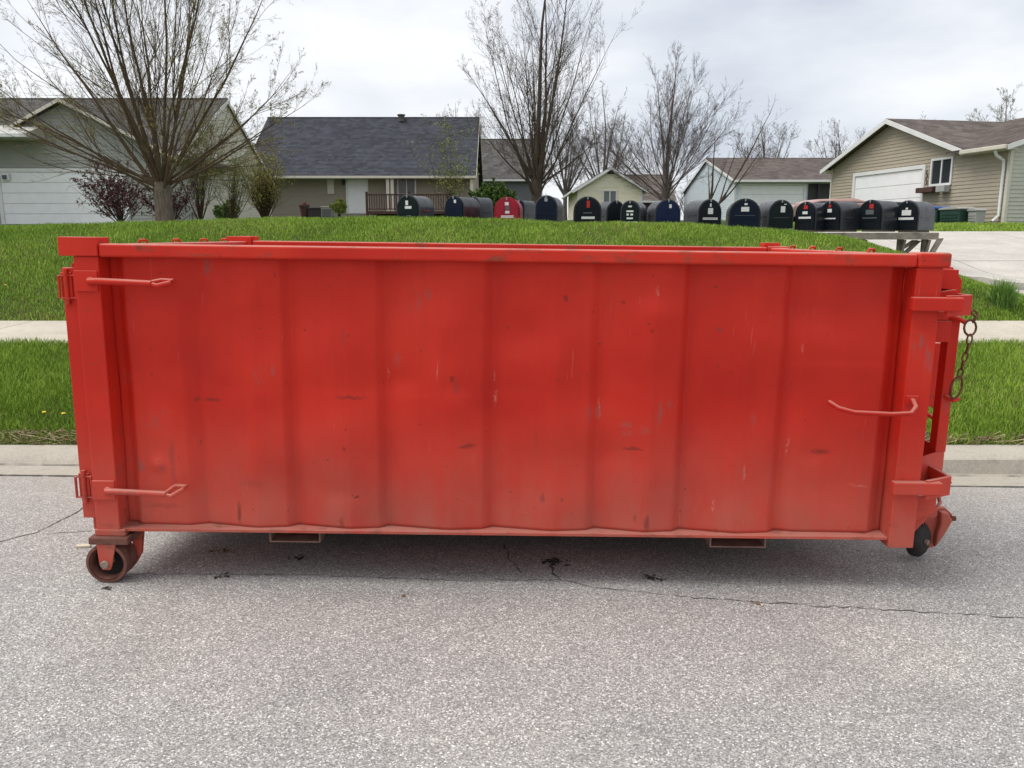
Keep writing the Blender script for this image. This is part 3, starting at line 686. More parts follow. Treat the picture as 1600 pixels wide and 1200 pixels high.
# ------------------------------------------------------------------ grass
rngn = np.random.default_rng(7)
def blades(name, X, Y, hmin, hmax, wid, mat, label, cat_kind='stuff', tone_bias=0.0, zf=ground_z, lean=0.6, dead=0.05):
    n = len(X); Z = zf(X, Y)
    clump = 0.5 + 0.5 * np.sin(3.1 * X + 1.3 * np.sin(2.3 * Y)) * np.sin(2.7 * Y + 1.1 * np.sin(1.9 * X))
    clump = 0.6 * clump + 0.4 * (0.5 + 0.5 * np.sin(9.0 * X + 2 * np.sin(6 * Y)) * np.sin(8.3 * Y + 2 * np.sin(7 * X)))
    h = (hmin + (hmax - hmin) * rngn.random(n) ** 1.6) * (0.5 + 0.8 * clump)
    a = rngn.random(n) * 2 * np.pi; le = lean * (0.2 + rngn.random(n)) * h
    dx, dy = np.cos(a), np.sin(a); b = rngn.random(n) * 2 * np.pi
    wx, wy = np.cos(b) * wid * 0.5, np.sin(b) * wid * 0.5
    V = np.empty((n, 5, 3)); z0 = Z - 0.01
    V[:, 0] = np.stack([X - wx, Y - wy, z0], -1); V[:, 1] = np.stack([X + wx, Y + wy, z0], -1)
    mx, my, mz = X + dx * le * 0.3, Y + dy * le * 0.3, Z + h * 0.6
    V[:, 2] = np.stack([mx - wx * .8, my - wy * .8, mz], -1); V[:, 3] = np.stack([mx + wx * .8, my + wy * .8, mz], -1)
    V[:, 4] = np.stack([X + dx * le, Y + dy * le, Z + h], -1)
    i = np.arange(n) * 5
    F4 = np.stack([i, i + 1, i + 3, i + 2], -1); F3 = np.stack([i + 2, i + 3, i + 4], -1)
    patch = 0.5 + 0.5 * np.sin(1.1 * X + 0.7 + np.sin(0.9 * Y)) * np.sin(1.6 * Y + np.sin(1.3 * X))
    tone = np.clip(0.24 + 0.30 * clump + 0.22 * patch + 0.38 * rngn.random(n) + tone_bias, 0.2, 1)
    dead = dead * np.where((Y > 9.5) & (Y < 10.6), 2.2, 1.0)
    tone = np.where(rngn.random(n) < dead * (0.3 + 2.8 * patch ** 3 + 1.2 * (clump < .3)), rngn.random(n) * 0.12, tone)
    o = np_mesh(name, V.reshape(-1, 3), F4, F3, mat, None, False, {"tone": np.repeat(tone, 5)})
    return tag(o, label, 'grass', None, cat_kind)
def scatter(n, x0, x1, y0, y1): return x0 + (x1 - x0) * rngn.random(n), y0 + (y1 - y0) * rngn.random(n)
def both(*a): return np.concatenate([q[0] for q in a]), np.concatenate([q[1] for q in a])
X, Y = both(scatter(90000, -7.5, -3.3, 6.03, 8.24), scatter(85000, 3.3, 7.5, 6.03, 8.24), scatter(40000, -3.3, 3.3, 6.06, 8.22), scatter(24000, -14, -7.5, 6.06, 8.22), scatter(24000, 7.5, 14, 6.06, 8.22))
blades('verge_grass', X, Y, 0.03, 0.085, 0.0052, 'grass_blade', 'strip of lush green verge grass between kerb and sidewalk')
X, Y = scatter(360000, -15, 8.2, 9.58, 13.6)
k = (X < np.array([drive_edge(y) for y in np.linspace(9.5, 13.7, 200)])[np.clip(((Y - 9.5) / 4.2 * 199).astype(int), 0, 199)])
blades('bank_grass', X[k], Y[k], 0.025, 0.07, 0.0085, 'grass_blade', 'green grass bank rising behind the sidewalk to the mailboxes', dead=0.07)
X, Y = both(scatter(30000, 8.5, 16.5, 20.7, 26.5))
blades('house_lawn_grass', X, Y, 0.05, 0.10, 0.02, 'grass_blade', 'thin strip of lawn in front of the beige house on the right', tone_bias=0.08)
# dry clippings along the kerb
X, Y = both(scatter(2600, -9, -3.2, 6.02, 6.22), scatter(1500, 3.2, 9, 6.02, 6.14))
n = len(X); a = rngn.random(n) * 2 * np.pi; L = 0.02 + 0.06 * rngn.random(n); Z = ground_z(X, np.maximum(Y, 6.03)) + 0.012 + 0.035 * rngn.random(n)
V = np.empty((n, 4, 3)); dx, dy, dz = np.cos(a) * L, np.sin(a) * L, (rngn.random(n) - .5) * .05
for j, (s, w) in enumerate(((-1, -1), (1, -1), (1, 1), (-1, 1))):
    V[:, j] = np.stack([X + s * dx - w * .002 * np.sin(a), Y + s * dy * 0.5 + w * .002 * np.cos(a), Z + s * dz + w * .002], -1)
i = np.arange(n) * 4
tag(np_mesh('dry_clippings', V.reshape(-1, 3), np.stack([i, i + 1, i + 2, i + 3], -1), None, 'dead_grass', None, False, {"tone": np.repeat(rngn.random(n), 4)}),
    'tangle of dry brown grass clippings along the back of the kerb', 'dead grass', None, 'stuff')

def tuft(name, x, y, r, h, n, mat, label, cat):
    Xs = np.full(n, x) + rngn.normal(0, r * .18, n); Ys = np.full(n, y) + rngn.normal(0, r * .18, n)
    a = rngn.random(n) * 2 * np.pi; out = r * (0.15 + 0.85 * rngn.random(n)); hh = h * np.sqrt(np.clip(1.15 - (out / r) ** 2, .12, 1)) * (0.75 + .3 * rngn.random(n))
    Z = ground_z(Xs, Ys); ks = np.array([0, .35, .7, 1.0]); V = np.empty((n, 8, 3)); b = a + np.pi / 2
    for q, s in enumerate(ks):
        px = Xs + np.cos(a) * out * s ** 1.6; py = Ys + np.sin(a) * out * s ** 1.6; pz = Z + hh * s ** .8 - 0.01
        w = .0065 * (1 - s * .9)
        V[:, 2 * q] = np.stack([px - np.cos(b) * w, py - np.sin(b) * w, pz], -1); V[:, 2 * q + 1] = np.stack([px + np.cos(b) * w, py + np.sin(b) * w, pz], -1)
    i = np.arange(n) * 8
    F = np.concatenate([np.stack([i + 2 * q, i + 2 * q + 1, i + 2 * q + 3, i + 2 * q + 2], -1) for q in range(3)])
    return tag(np_mesh(name, V.reshape(-1, 3), F, None, mat, None, False, {"tone": np.repeat(rngn.random(n), 8)}), label, cat)
p = ground_px(1566, 487, 0.66)
tuft('ornamental_grass', p[0], p[1], 0.29, 0.36, 520, 'reed_blade', 'spiky tuft of ornamental grass at the corner of the concrete drive', 'plant')

# ------------------------------------------------------------------ trees
def norm(a): return a / np.maximum(np.linalg.norm(a, axis=-1, keepdims=True), 1e-9)
def grow(start, d, L, k, up, wig, rng, droop=0.0):
    """polylines (B,k,3): from start, direction d, length L; bends towards up"""
    B = len(start); P = np.empty((B, k, 3)); P[:, 0] = start; d = norm(d.copy()); st = (L / (k - 1))[:, None]
    for i in range(1, k):
        d = d + rng.normal(0, wig, (B, 3)); d[:, 2] += up; d = norm(d)
        P[:, i] = P[:, i - 1] + d * st
    return P
def spawn(P, Rr, L, m, t0, t1, ang, lf, rf, k, up, wig, rng, minr=0.0015):
    """m children on each parent"""
    B, K, _ = P.shape
    t = t0 + (t1 - t0) * rng.random((B, m)); s = t * (K - 1); i0 = np.clip(s.astype(int), 0, K - 2); f = (s - i0)[..., None]
    bi = np.arange(B)[:, None]
    st = P[bi, i0] * (1 - f) + P[bi, i0 + 1] * f
    tan = norm(P[bi, i0 + 1] - P[bi, i0])
    r = norm(rng.normal(0, 1, (B, m, 3))); r = norm(r - tan * (r * tan).sum(-1, keepdims=True))
    an = np.radians(ang[0] + (ang[1] - ang[0]) * rng.random((B, m)))[..., None]
    d = tan * np.cos(an) + r * np.sin(an)
    pr = Rr[bi, i0] * (1 - f[..., 0]) + Rr[bi, i0 + 1] * f[..., 0]
    cl = (L[:, None] * lf * (1.05 - 0.7 * t) * (0.6 + 0.7 * rng.random((B, m)))).reshape(-1)
    cr = np.maximum(np.minimum(pr * rf, cl.reshape(B, m) * 0.0040 + 0.0012), minr).reshape(-1)
    C = grow(st.reshape(-1, 3), d.reshape(-1, 3), cl, k, up, wig, rng)
    return C, cr[:, None] * np.linspace(1, 0.35, k)[None], cl
def tubes(P, Rr, n):
    B, k, _ = P.shape
    T = norm(np.concatenate([P[:, 1:2] - P[:, :1], P[:, 2:] - P[:, :-2], P[:, -1:] - P[:, -2:-1]], 1))
    ref = np.where(np.abs(T[..., 2:3]) < 0.85, np.array([0, 0, 1.0]), np.array([1.0, 0, 0]))
    a = norm(np.cross(T, ref)); b = np.cross(T, a)
    w = 2 * np.pi * np.arange(n) / n
    V = P[:, :, None] + Rr[:, :, None, None] * (a[:, :, None] * np.cos(w)[:, None] + b[:, :, None] * np.sin(w)[:, None])
    idx = np.arange(B * k * n).reshape(B, k, n); nx = np.roll(idx, -1, 2)
    F = np.stack([idx[:, :-1], nx[:, :-1], nx[:, 1:], idx[:, 1:]], -1).reshape(-1, 4)
    return V.reshape(-1, 3), F
def join(parts):
    Vs, Fs, o = [], [], 0
    for V, F in parts: Vs.append(V); Fs.append(F + o); o += len(V)
    return np.concatenate(Vs), np.concatenate(Fs)
def bud_mesh(P, per, size, rng, tmin=0.2):
    B, k, _ = P.shape; t = tmin + (1 - tmin) * rng.random((B, per)); s = t * (k - 1); i0 = np.clip(s.astype(int), 0, k - 2); f = (s - i0)[..., None]
    bi = np.arange(B)[:, None]; c = (P[bi, i0] * (1 - f) + P[bi, i0 + 1] * f).reshape(-1, 3); n = len(c)
    u = norm(rng.normal(0, 1, (n, 3))); v = norm(np.cross(u, rng.normal(0, 1, (n, 3)))); sz = size * (0.5 + rng.random((n, 1)))
    c = c + u * sz
    V = np.stack([c - u * sz, c + v * sz * .5, c + u * sz, c - v * sz * .5], 1)
    i = np.arange(n) * 4
    return V.reshape(-1, 3), np.stack([i, i + 1, i + 2, i + 3], -1)
def tree(name, label, base, trunk_h, trunk_r, limbs, seed, bark_m, levels, bud=None, trunk_m=None, limb_parts=False, cat='tree', group=None, lean=(0, 0), limb_up=0.035):
    """limbs: (azimuth, elevation, length, radius, start height fraction); levels: dicts for spawn()"""
    rng = np.random.default_rng(seed)
    t = thing(name, label, cat, base, (0, 0, 0), group)
    tm = trunk_m or bark_m
    tp = np.array([[(lean[0] * q, lean[1] * q, trunk_h * q - 0.15 * (q == 0)) for q in np.linspace(0, 1, 8)]])
    tr = np.array([[trunk_r * s for s in (1.35, 1.12, 1.02, 0.98, 0.97, 1.0, 1.05, 0.75)]])
    V, F = tubes(tp, tr, 14)
    np_mesh('trunk', V, F, None, tm, t, True)
    S, Dr, L, Rd = [], [], [], []
    for az, el, ln, rd, hf in limbs:
        a, e = R(az), R(el); d = np.array([math.sin(a) * math.cos(e), math.cos(a) * math.cos(e), math.sin(e)])
        S.append(np.array([lean[0] * hf, lean[1] * hf, trunk_h * hf]) + np.array([d[0], d[1], 0]) * trunk_r * 0.35); Dr.append(d); L.append(ln); Rd.append(rd)
    S, Dr, L, Rd = np.array(S), np.array(Dr), np.array(L), np.array(Rd)
    P = grow(S, Dr, L, 12, limb_up, 0.045, rng)
    Rr = Rd[:, None] * np.linspace(1, 0.07, 12)[None]
    if limb_parts:
        for j in range(len(P)):
            V, F = tubes(P[j:j + 1], Rr[j:j + 1], 8); np_mesh('limb', V, F, None, bark_m, t, True)
        parts = []
    else: parts = [tubes(P, Rr, 6)]
    src = [(P, Rr, L)]; last = None
    for lv in levels:
        q = dict(lv); frm = q.pop('frm', -1); n = q.pop('n', 3)
        C = spawn(*src[frm], rng=rng, **q); parts.append(tubes(C[0], C[1], n)); src.append(C); last = C
    V, F = join(parts)
    np_mesh('crown', V, F, None, bark_m, t, False)
    if bud:
        V, F = join([bud_mesh(s[0], bud['per'], bud['size'], rng) for s in src[bud.get('from', -1):]])
        np_mesh('buds' if bud['size'] < .05 else 'foliage', V, F, None, bud['mat'], t, False)
    return t

LV = lambda m, t0, t1, a0, a1, lf, rf, k, up, wig, **kw: dict(m=m, t0=t0, t1=t1, ang=(a0, a1), lf=lf, rf=rf, k=k, up=up, wig=wig, **kw)
# big budding tree on the left
q = ray(257, 338, 21.0); rr = random.Random(3)
limbs = []
for i in range(22):
    az = i * 137.5 + rr.uniform(-20, 20); el = [64, 46, 74, 32, 56, 40, 80, 20, 50][i % 9] + rr.uniform(-5, 5)
    limbs.append((az, el, 7.6 if el > 70 else (6.2 if el > 45 else 4.9), 0.048 if el > 50 else 0.034, rr.uniform(0.72, 0.99)))
limbs += [(92, 14, 3.7, .045, .95), (100, 28, 4.4, .042, .97), (-92, 14, 4.7, .035, .98), (-80, 42, 6.0, .06, .85), (-95, 30, 5.4, .042, .9)]
tree('budding_tree', 'large spreading bare tree with olive buds in front of the white garage on the left', (q.x, 21.0, gz(q.x, 21.0)), 1.25, 0.225, limbs, 11, 'bark_olive',
     [LV(10, .06, .95, 16, 44, .52, .5, 9, .05, .05, n=4), LV(10, .10, .98, 18, 46, .42, .6, 6, .04, .07, minr=.0024), LV(6, .12, 1, 22, 52, .48, .7, 4, .03, .1, minr=.0018)],
     dict(per=7, size=.0095, mat='bud_olive'), 'bark_trunk', True, limb_up=.016)
# mid tree behind the mailboxes
q = ray(838, 306, 26.0); rr = random.Random(5); limbs = [(0, 88, 7.4, .095, .95), (40, 82, 7.0, .055, .9), (100, 76, 6.6, .06, .85)]
for i in range(17):
    el = rr.choice([74, 66, 60, 52, 70, 78]); limbs.append((i * 137.5, el, 5.6 if el > 64 else 3.6, .034, rr.uniform(.45, .98)))
limbs += [(95, 32, 2.4, .04, .8), (-95, 40, 2.7, .035, .75), (-88, 58, 4.2, .04, .8), (80, 50, 2.8, .035, .8)]
tree('bare_tree', 'tall upright bare tree with dark limbs behind the mailboxes near the middle', (q.x, 26.0, gz(q.x, 26)), 1.5, 0.17, limbs, 21, 'bark_dark',
     [LV(14, .10, .98, 16, 38, .42, .55, 8, .06, .05, n=4), LV(8, .12, 1, 20, 45, .44, .65, 5, .04, .08, minr=.0030), LV(5, .2, 1, 22, 52, .5, .7, 3, .03, .1, minr=.0023)],
     dict(per=1, size=.012, mat='bud_brown'), None, True)
# right-centre bare tree with fine violet twigs
q = ray(1040, 308, 38.0); rr = random.Random(8); limbs = [(0, 86, 5.9, .085, .95), (60, 80, 5.6, .06, .9), (-60, 78, 5.4, .06, .9)]
for i in range(20):
    el = rr.choice([70, 60, 50, 42, 64, 34]); limbs.append((i * 137.5, el, 5.3 if el > 58 else 4.6, .032, rr.uniform(.5, .98)))
tree('bare_tree', 'rounded bare tree with fine violet-brown twigs right of the small cream shed', (q.x, 38.0, gz(q.x, 38)), 1.9, 0.2, limbs, 31, 'bark_violet',
     [LV(15, .10, .98, 15, 36, .46, .55, 8, .05, .045, n=4), LV(9, .12, 1, 18, 42, .46, .65, 5, .035, .07, minr=.0040), LV(6, .2, 1, 20, 46, .5, .7, 3, .03, .09, minr=.0031)])
# two leaning saplings by the pale blue house
for px, py, Y, az, el, ln, lab in ((1122, 325, 34.0, 92, 50, 4.6, 'bare sapling leaning right beside the pale blue house'), (1108, 322, 33.0, 60, 82, 2.6, 'thin upright bare sapling left of the leaning one by the blue house')):
    q = ray(px, py, Y); z0 = gz(q.x, Y)
    tree('leaning_sapling', lab, (q.x, Y, z0), 0.9, .06, [(az, el, ln, .06, .95), (az + 10, el - 14, ln * .8, .04, .95), (az - 30, el + 12, ln * .7, .035, .9)], int(px), 'bark_dark',
         [LV(8, .3, .98, 20, 50, .4, .5, 6, .06, .08, n=4), LV(5, .2, 1, 25, 55, .5, .6, 4, .04, .1, minr=.004), LV(3, .2, 1, 25, 55, .5, .7, 3, .02, .1, minr=.003)])
# background trees
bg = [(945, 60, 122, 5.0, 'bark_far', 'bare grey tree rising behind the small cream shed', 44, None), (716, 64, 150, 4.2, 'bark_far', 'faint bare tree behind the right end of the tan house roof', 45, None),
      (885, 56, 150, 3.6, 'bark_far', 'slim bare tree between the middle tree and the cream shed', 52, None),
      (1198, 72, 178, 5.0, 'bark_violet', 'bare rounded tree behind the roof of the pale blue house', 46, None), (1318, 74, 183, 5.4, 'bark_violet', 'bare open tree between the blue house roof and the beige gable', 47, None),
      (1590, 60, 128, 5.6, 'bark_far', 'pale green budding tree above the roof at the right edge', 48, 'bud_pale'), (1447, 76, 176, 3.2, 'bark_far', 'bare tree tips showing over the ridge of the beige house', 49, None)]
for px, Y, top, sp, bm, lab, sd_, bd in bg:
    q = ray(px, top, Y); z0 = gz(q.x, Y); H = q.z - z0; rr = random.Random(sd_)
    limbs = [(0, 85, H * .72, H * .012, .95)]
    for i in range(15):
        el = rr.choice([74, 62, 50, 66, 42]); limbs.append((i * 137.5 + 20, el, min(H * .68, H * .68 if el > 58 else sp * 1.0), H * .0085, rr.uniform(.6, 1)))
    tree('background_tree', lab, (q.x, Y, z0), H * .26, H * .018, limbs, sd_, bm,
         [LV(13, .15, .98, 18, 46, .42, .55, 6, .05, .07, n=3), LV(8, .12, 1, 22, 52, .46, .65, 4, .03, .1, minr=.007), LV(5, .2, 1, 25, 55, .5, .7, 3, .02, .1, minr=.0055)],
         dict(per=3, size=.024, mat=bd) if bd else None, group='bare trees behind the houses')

# shrubs and saplings
def shrub(name, label, px, Y, w, h, n, seed, bm, leafm, size, per, spread=28, levels=None, z=None):
    q = ray(px, 330, Y); rr = random.Random(seed); z0 = gz(q.x, Y) if z is None else z
    limbs = [(rr.uniform(0, 360), rr.uniform(88 - spread * 1.7, 88), h * rr.uniform(.7, 1.0), .013, rr.uniform(.1, 1)) for _ in range(n)]
    lv = levels or [LV(7, .15, .98, 20, 50, .42, .55, 5, .05, .08), LV(5, .15, 1, 25, 60, .5, .7, 4, .02, .1, minr=.003)]
    return tree(name, label, (q.x, Y, z0), .14, w * .12, limbs, seed, bm, lv, dict(per=per, size=size, mat=leafm, **{'from': -2}), cat='shrub')
shrub('plum_shrub', 'round plum-leaved shrub in front of the white garage door', 188, 24.0, 1.0, 2.0, 34, 61, 'bark_dark', 'leaf_plum', .03, 4, 34)
shrub('plum_shrub', 'small plum-leaved shrub at the foot of the big budding tree', 268, 22.5, .6, 1.3, 20, 62, 'bark_dark', 'leaf_plum', .026, 4, 34)
shrub('leafing_sapling', 'slender yellow-green sapling in new leaf beside the cream gable wall', 312, 24.0, .6, 3.1, 26, 63, 'bark_olive', 'bud_green', .020, 4, 17)
shrub('leafing_sapling', 'short yellow-green sapling between the slender one and the upright bush', 362, 25.0, .6, 2.3, 22, 64, 'bark_olive', 'bud_green', .018, 4, 24)
shrub('upright_bush', 'dense upright bush with yellow-tan stems left of the tan house', 414, 27.0, .9, 2.2, 90, 65, 'bark_olive', 'bud_yellow', .018, 3, 17)
shrub('evergreen_bush', 'green leafy bush with white blossom beyond the second mailbox', 772, 41.0, 1.3, 1.6, 50, 66, 'bark_dark', 'leaf_green', .05, 9, 36, z=2.6)
shrub('leafing_sapling', 'thin sapling with yellow-green leaves in front of the tan house porch', 702, 42.0, .7, 5.2, 18, 67, 'bark_olive', 'bud_green', .035, 4, 16, z=2.2)
shrub('low_bush', 'low dark bush at the base of the cream gable wall', 356, 27.5, .5, .7, 24, 68, 'bark_dark', 'leaf_green', .03, 6, 40)
shrub('low_bush', 'low yellow-green bush beside the white door of the tan house', 530, 44.5, .6, .7, 24, 69, 'bark_dark', 'bud_green', .04, 6, 40, z=2.75)

rng = np.random.default_rng(90); n = 260
S0 = np.stack([rng.uniform(-30, 75, n), rng.uniform(84, 92, n), np.full(n, 2.6)], -1)
P = grow(S0, np.stack([rng.normal(0, .25, n), rng.normal(0, .25, n), np.ones(n)], -1), rng.uniform(3.0, 6.2, n), 8, .03, .06, rng)
Rr = np.full((n, 1), .07) * np.linspace(1, .15, 8)[None]; L0 = np.full(n, 5.0)
C1 = spawn(P, Rr, L0, 10, .05, 1, (20, 60), .4, .6, 5, .03, .08, rng, .012); C2 = spawn(*C1, 7, .1, 1, (25, 60), .5, .7, 4, .02, .1, rng, .010)
V, F = join([tubes(P, Rr, 4), tubes(C1[0], C1[1], 3), tubes(C2[0], C2[1], 3)])
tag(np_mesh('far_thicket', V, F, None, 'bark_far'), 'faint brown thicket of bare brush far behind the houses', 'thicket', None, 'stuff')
# ------------------------------------------------------------------ houses
def clip_u(poly, z):
    """u-interval of a convex outline at height z"""
    us = []
    for (u0, z0), (u1, z1) in zip(poly, poly[1:] + poly[:1]):
        if (z0 - z) * (z1 - z) <= 0 and abs(z1 - z0) > 1e-9: us.append(u0 + (u1 - u0) * (z - z0) / (z1 - z0))
    return (min(us), max(us)) if len(us) >= 2 else None
def lap_siding(parent, mat, poly, plane, holes=(), e=0.115, single=False, name='siding'):
    """lap boards over a convex outline poly [(u,z)]; plane(u, out, z) -> point; holes [(u0,u1,z0,z1)]"""
    zs = [p[1] for p in poly]; z = min(zs); m = MB()
    while z < max(zs) - 0.02:
        z1 = min(z + e, max(zs) - 0.001); zm = z + 0.001
        a = clip_u(poly, zm); b = clip_u(poly, z1)
        if a and b:
            ivs = [(a[0], a[1], b[0], b[1])]
            for h in holes:
                if h[2] < (z + z1) / 2 < h[3]:
                    nx = []
                    for (p0, p1, q0, q1) in ivs:
                        if h[1] <= p0 or h[0] >= p1: nx.append((p0, p1, q0, q1)); continue
                        if h[0] > p0: nx.append((p0, h[0], q0, h[0]))
                        if h[1] < p1: nx.append((h[1], p1, h[1], q1))
                    ivs = nx
            for (p0, p1, q0, q1) in ivs:
                if p1 - p0 < 0.03: continue
                vs = [plane(p0, .024, z), plane(p1, .024, z), plane(q1, .006, z1), plane(q0, .006, z1), plane(p0, 0.001, z), plane(p1, 0.001, z), plane(q1, 0.001, z1), plane(q0, 0.001, z1)]
                fs = [(0, 1, 2, 3), (0, 4, 5, 1), (0, 3, 7, 4), (1, 5, 6, 2), (3, 2, 6, 7)]
                if single: MB().add(vs, fs).build('siding_board', mat, parent)
                else: m.add(vs, fs)
        z += e
    if not single: tag(m.build(name, mat, parent), kind='stuff')
def roof_plane(m, A, B, C, Dd, step=0.16, th=0.05, lift=0.012):
    """shingled slope: eave A-B, ridge D-C (A below D, B below C); stepped courses with thickness"""
    A, B, C, Dd = map(Vector, (A, B, C, Dd)); n = (B - A).cross(Dd - A).normalized()
    if n.z < 0: n = -n
    k = max(2, int((Dd - A).length / step))
    for i in range(k):
        s0, s1 = i / k, (i + 1) / k
        a, b, c, d = A.lerp(Dd, s0), B.lerp(C, s0), B.lerp(C, s1), A.lerp(Dd, s1)
        m.add([a + n * lift, b + n * lift, c + n * .001, d + n * .001, a - n * .002, b - n * .002], [(0, 1, 2, 3), (4, 5, 1, 0)])
    m.add([A - n * th, B - n * th, C - n * th, Dd - n * th, A, B, C, Dd], [(0, 1, 2, 3), (0, 1, 5, 4), (1, 2, 6, 5), (2, 3, 7, 6), (3, 0, 4, 7)])
def slab_between(m, A, B, w, t, out):
    """trim board along A-B: w down, t outwards"""
    A, B, out = Vector(A), Vector(B), Vector(out); dn = Vector((0, 0, -w)); o = out * t
    m.add([A, B, B + dn, A + dn, A + o, B + o, B + dn + o, A + dn + o], [(0, 1, 2, 3), (4, 5, 6, 7), (0, 1, 5, 4), (1, 2, 6, 5), (2, 3, 7, 6), (3, 0, 4, 7)])
def window(parent, plane, u0, u1, z0, z1, cols=1, rows=1, frame=.07, trim='white_paint', glass='window_glass'):
    def bx(m, a, b, c, d, o0, o1):
        m.add([plane(a, o0, c), plane(b, o0, c), plane(b, o0, d), plane(a, o0, d), plane(a, o1, c), plane(b, o1, c), plane(b, o1, d), plane(a, o1, d)],
              [(0, 3, 2, 1), (4, 5, 6, 7), (0, 1, 5, 4), (1, 2, 6, 5), (2, 3, 7, 6), (3, 0, 4, 7)])
    m = MB(); f = frame
    bx(m, u0, u0 + f, z0, z1, .002, .06); bx(m, u1 - f, u1, z0, z1, .002, .06); bx(m, u0 + f, u1 - f, z1 - f, z1, .002, .058); bx(m, u0 + f, u1 - f, z0, z0 + f, .002, .062)
    w = m.build('window', trim, parent)
    du, dz = (u1 - u0 - 2 * f) / cols, (z1 - z0 - 2 * f) / rows
    for i in range(cols):
        for j in range(rows):
            g = MB(); bx(g, u0 + f + du * i + .012, u0 + f + du * (i + 1) - .012, z0 + f + dz * j + .01, z0 + f + dz * (j + 1) - .01, .002, .022); g.build('pane', glass, w)
    mm = MB()
    for i in range(1, cols): bx(mm, u0 + f + du * i - .028, u0 + f + du * i + .028, z0 + f, z1 - f, .003, .05)
    for j in range(1, rows): bx(mm, u0 + f, u1 - f, z0 + f + dz * j - .02, z0 + f + dz * j + .02, .003, .045)
    if mm.v: mm.build('mullion', trim, w)
    return w
def panel_door(parent, plane, u0, u1, z0, z1, rows, trim=.12, mat='door_white', name='garage_door', tmat='white_paint'):
    def bx(m, a, b, c, d, o0, o1):
        m.add([plane(a, o0, c), plane(b, o0, c), plane(b, o0, d), plane(a, o0, d), plane(a, o1, c), plane(b, o1, c), plane(b, o1, d), plane(a, o1, d)],
              [(0, 3, 2, 1), (4, 5, 6, 7), (0, 1, 5, 4), (1, 2, 6, 5), (2, 3, 7, 6), (3, 0, 4, 7)])
    m = MB(); bx(m, u0 - trim, u0, z0, z1 + trim, .002, .07); bx(m, u1, u1 + trim, z0, z1 + trim, .002, .07); bx(m, u0, u1, z1, z1 + trim, .002, .072)
    d = m.build(name, tmat, parent); h = (z1 - z0) / rows
    for j in range(rows):
        g = MB(); bx(g, u0 + .004, u1 - .004, z0 + h * j + .008, z0 + h * (j + 1) - .008, .002, .026); g.build('door_panel', mat, d, bevel=.008)
    bk = MB(); bx(bk, u0, u1, z0, z1, .0005, .012); bk.build('door_backing', 'soffit', d)
    return d
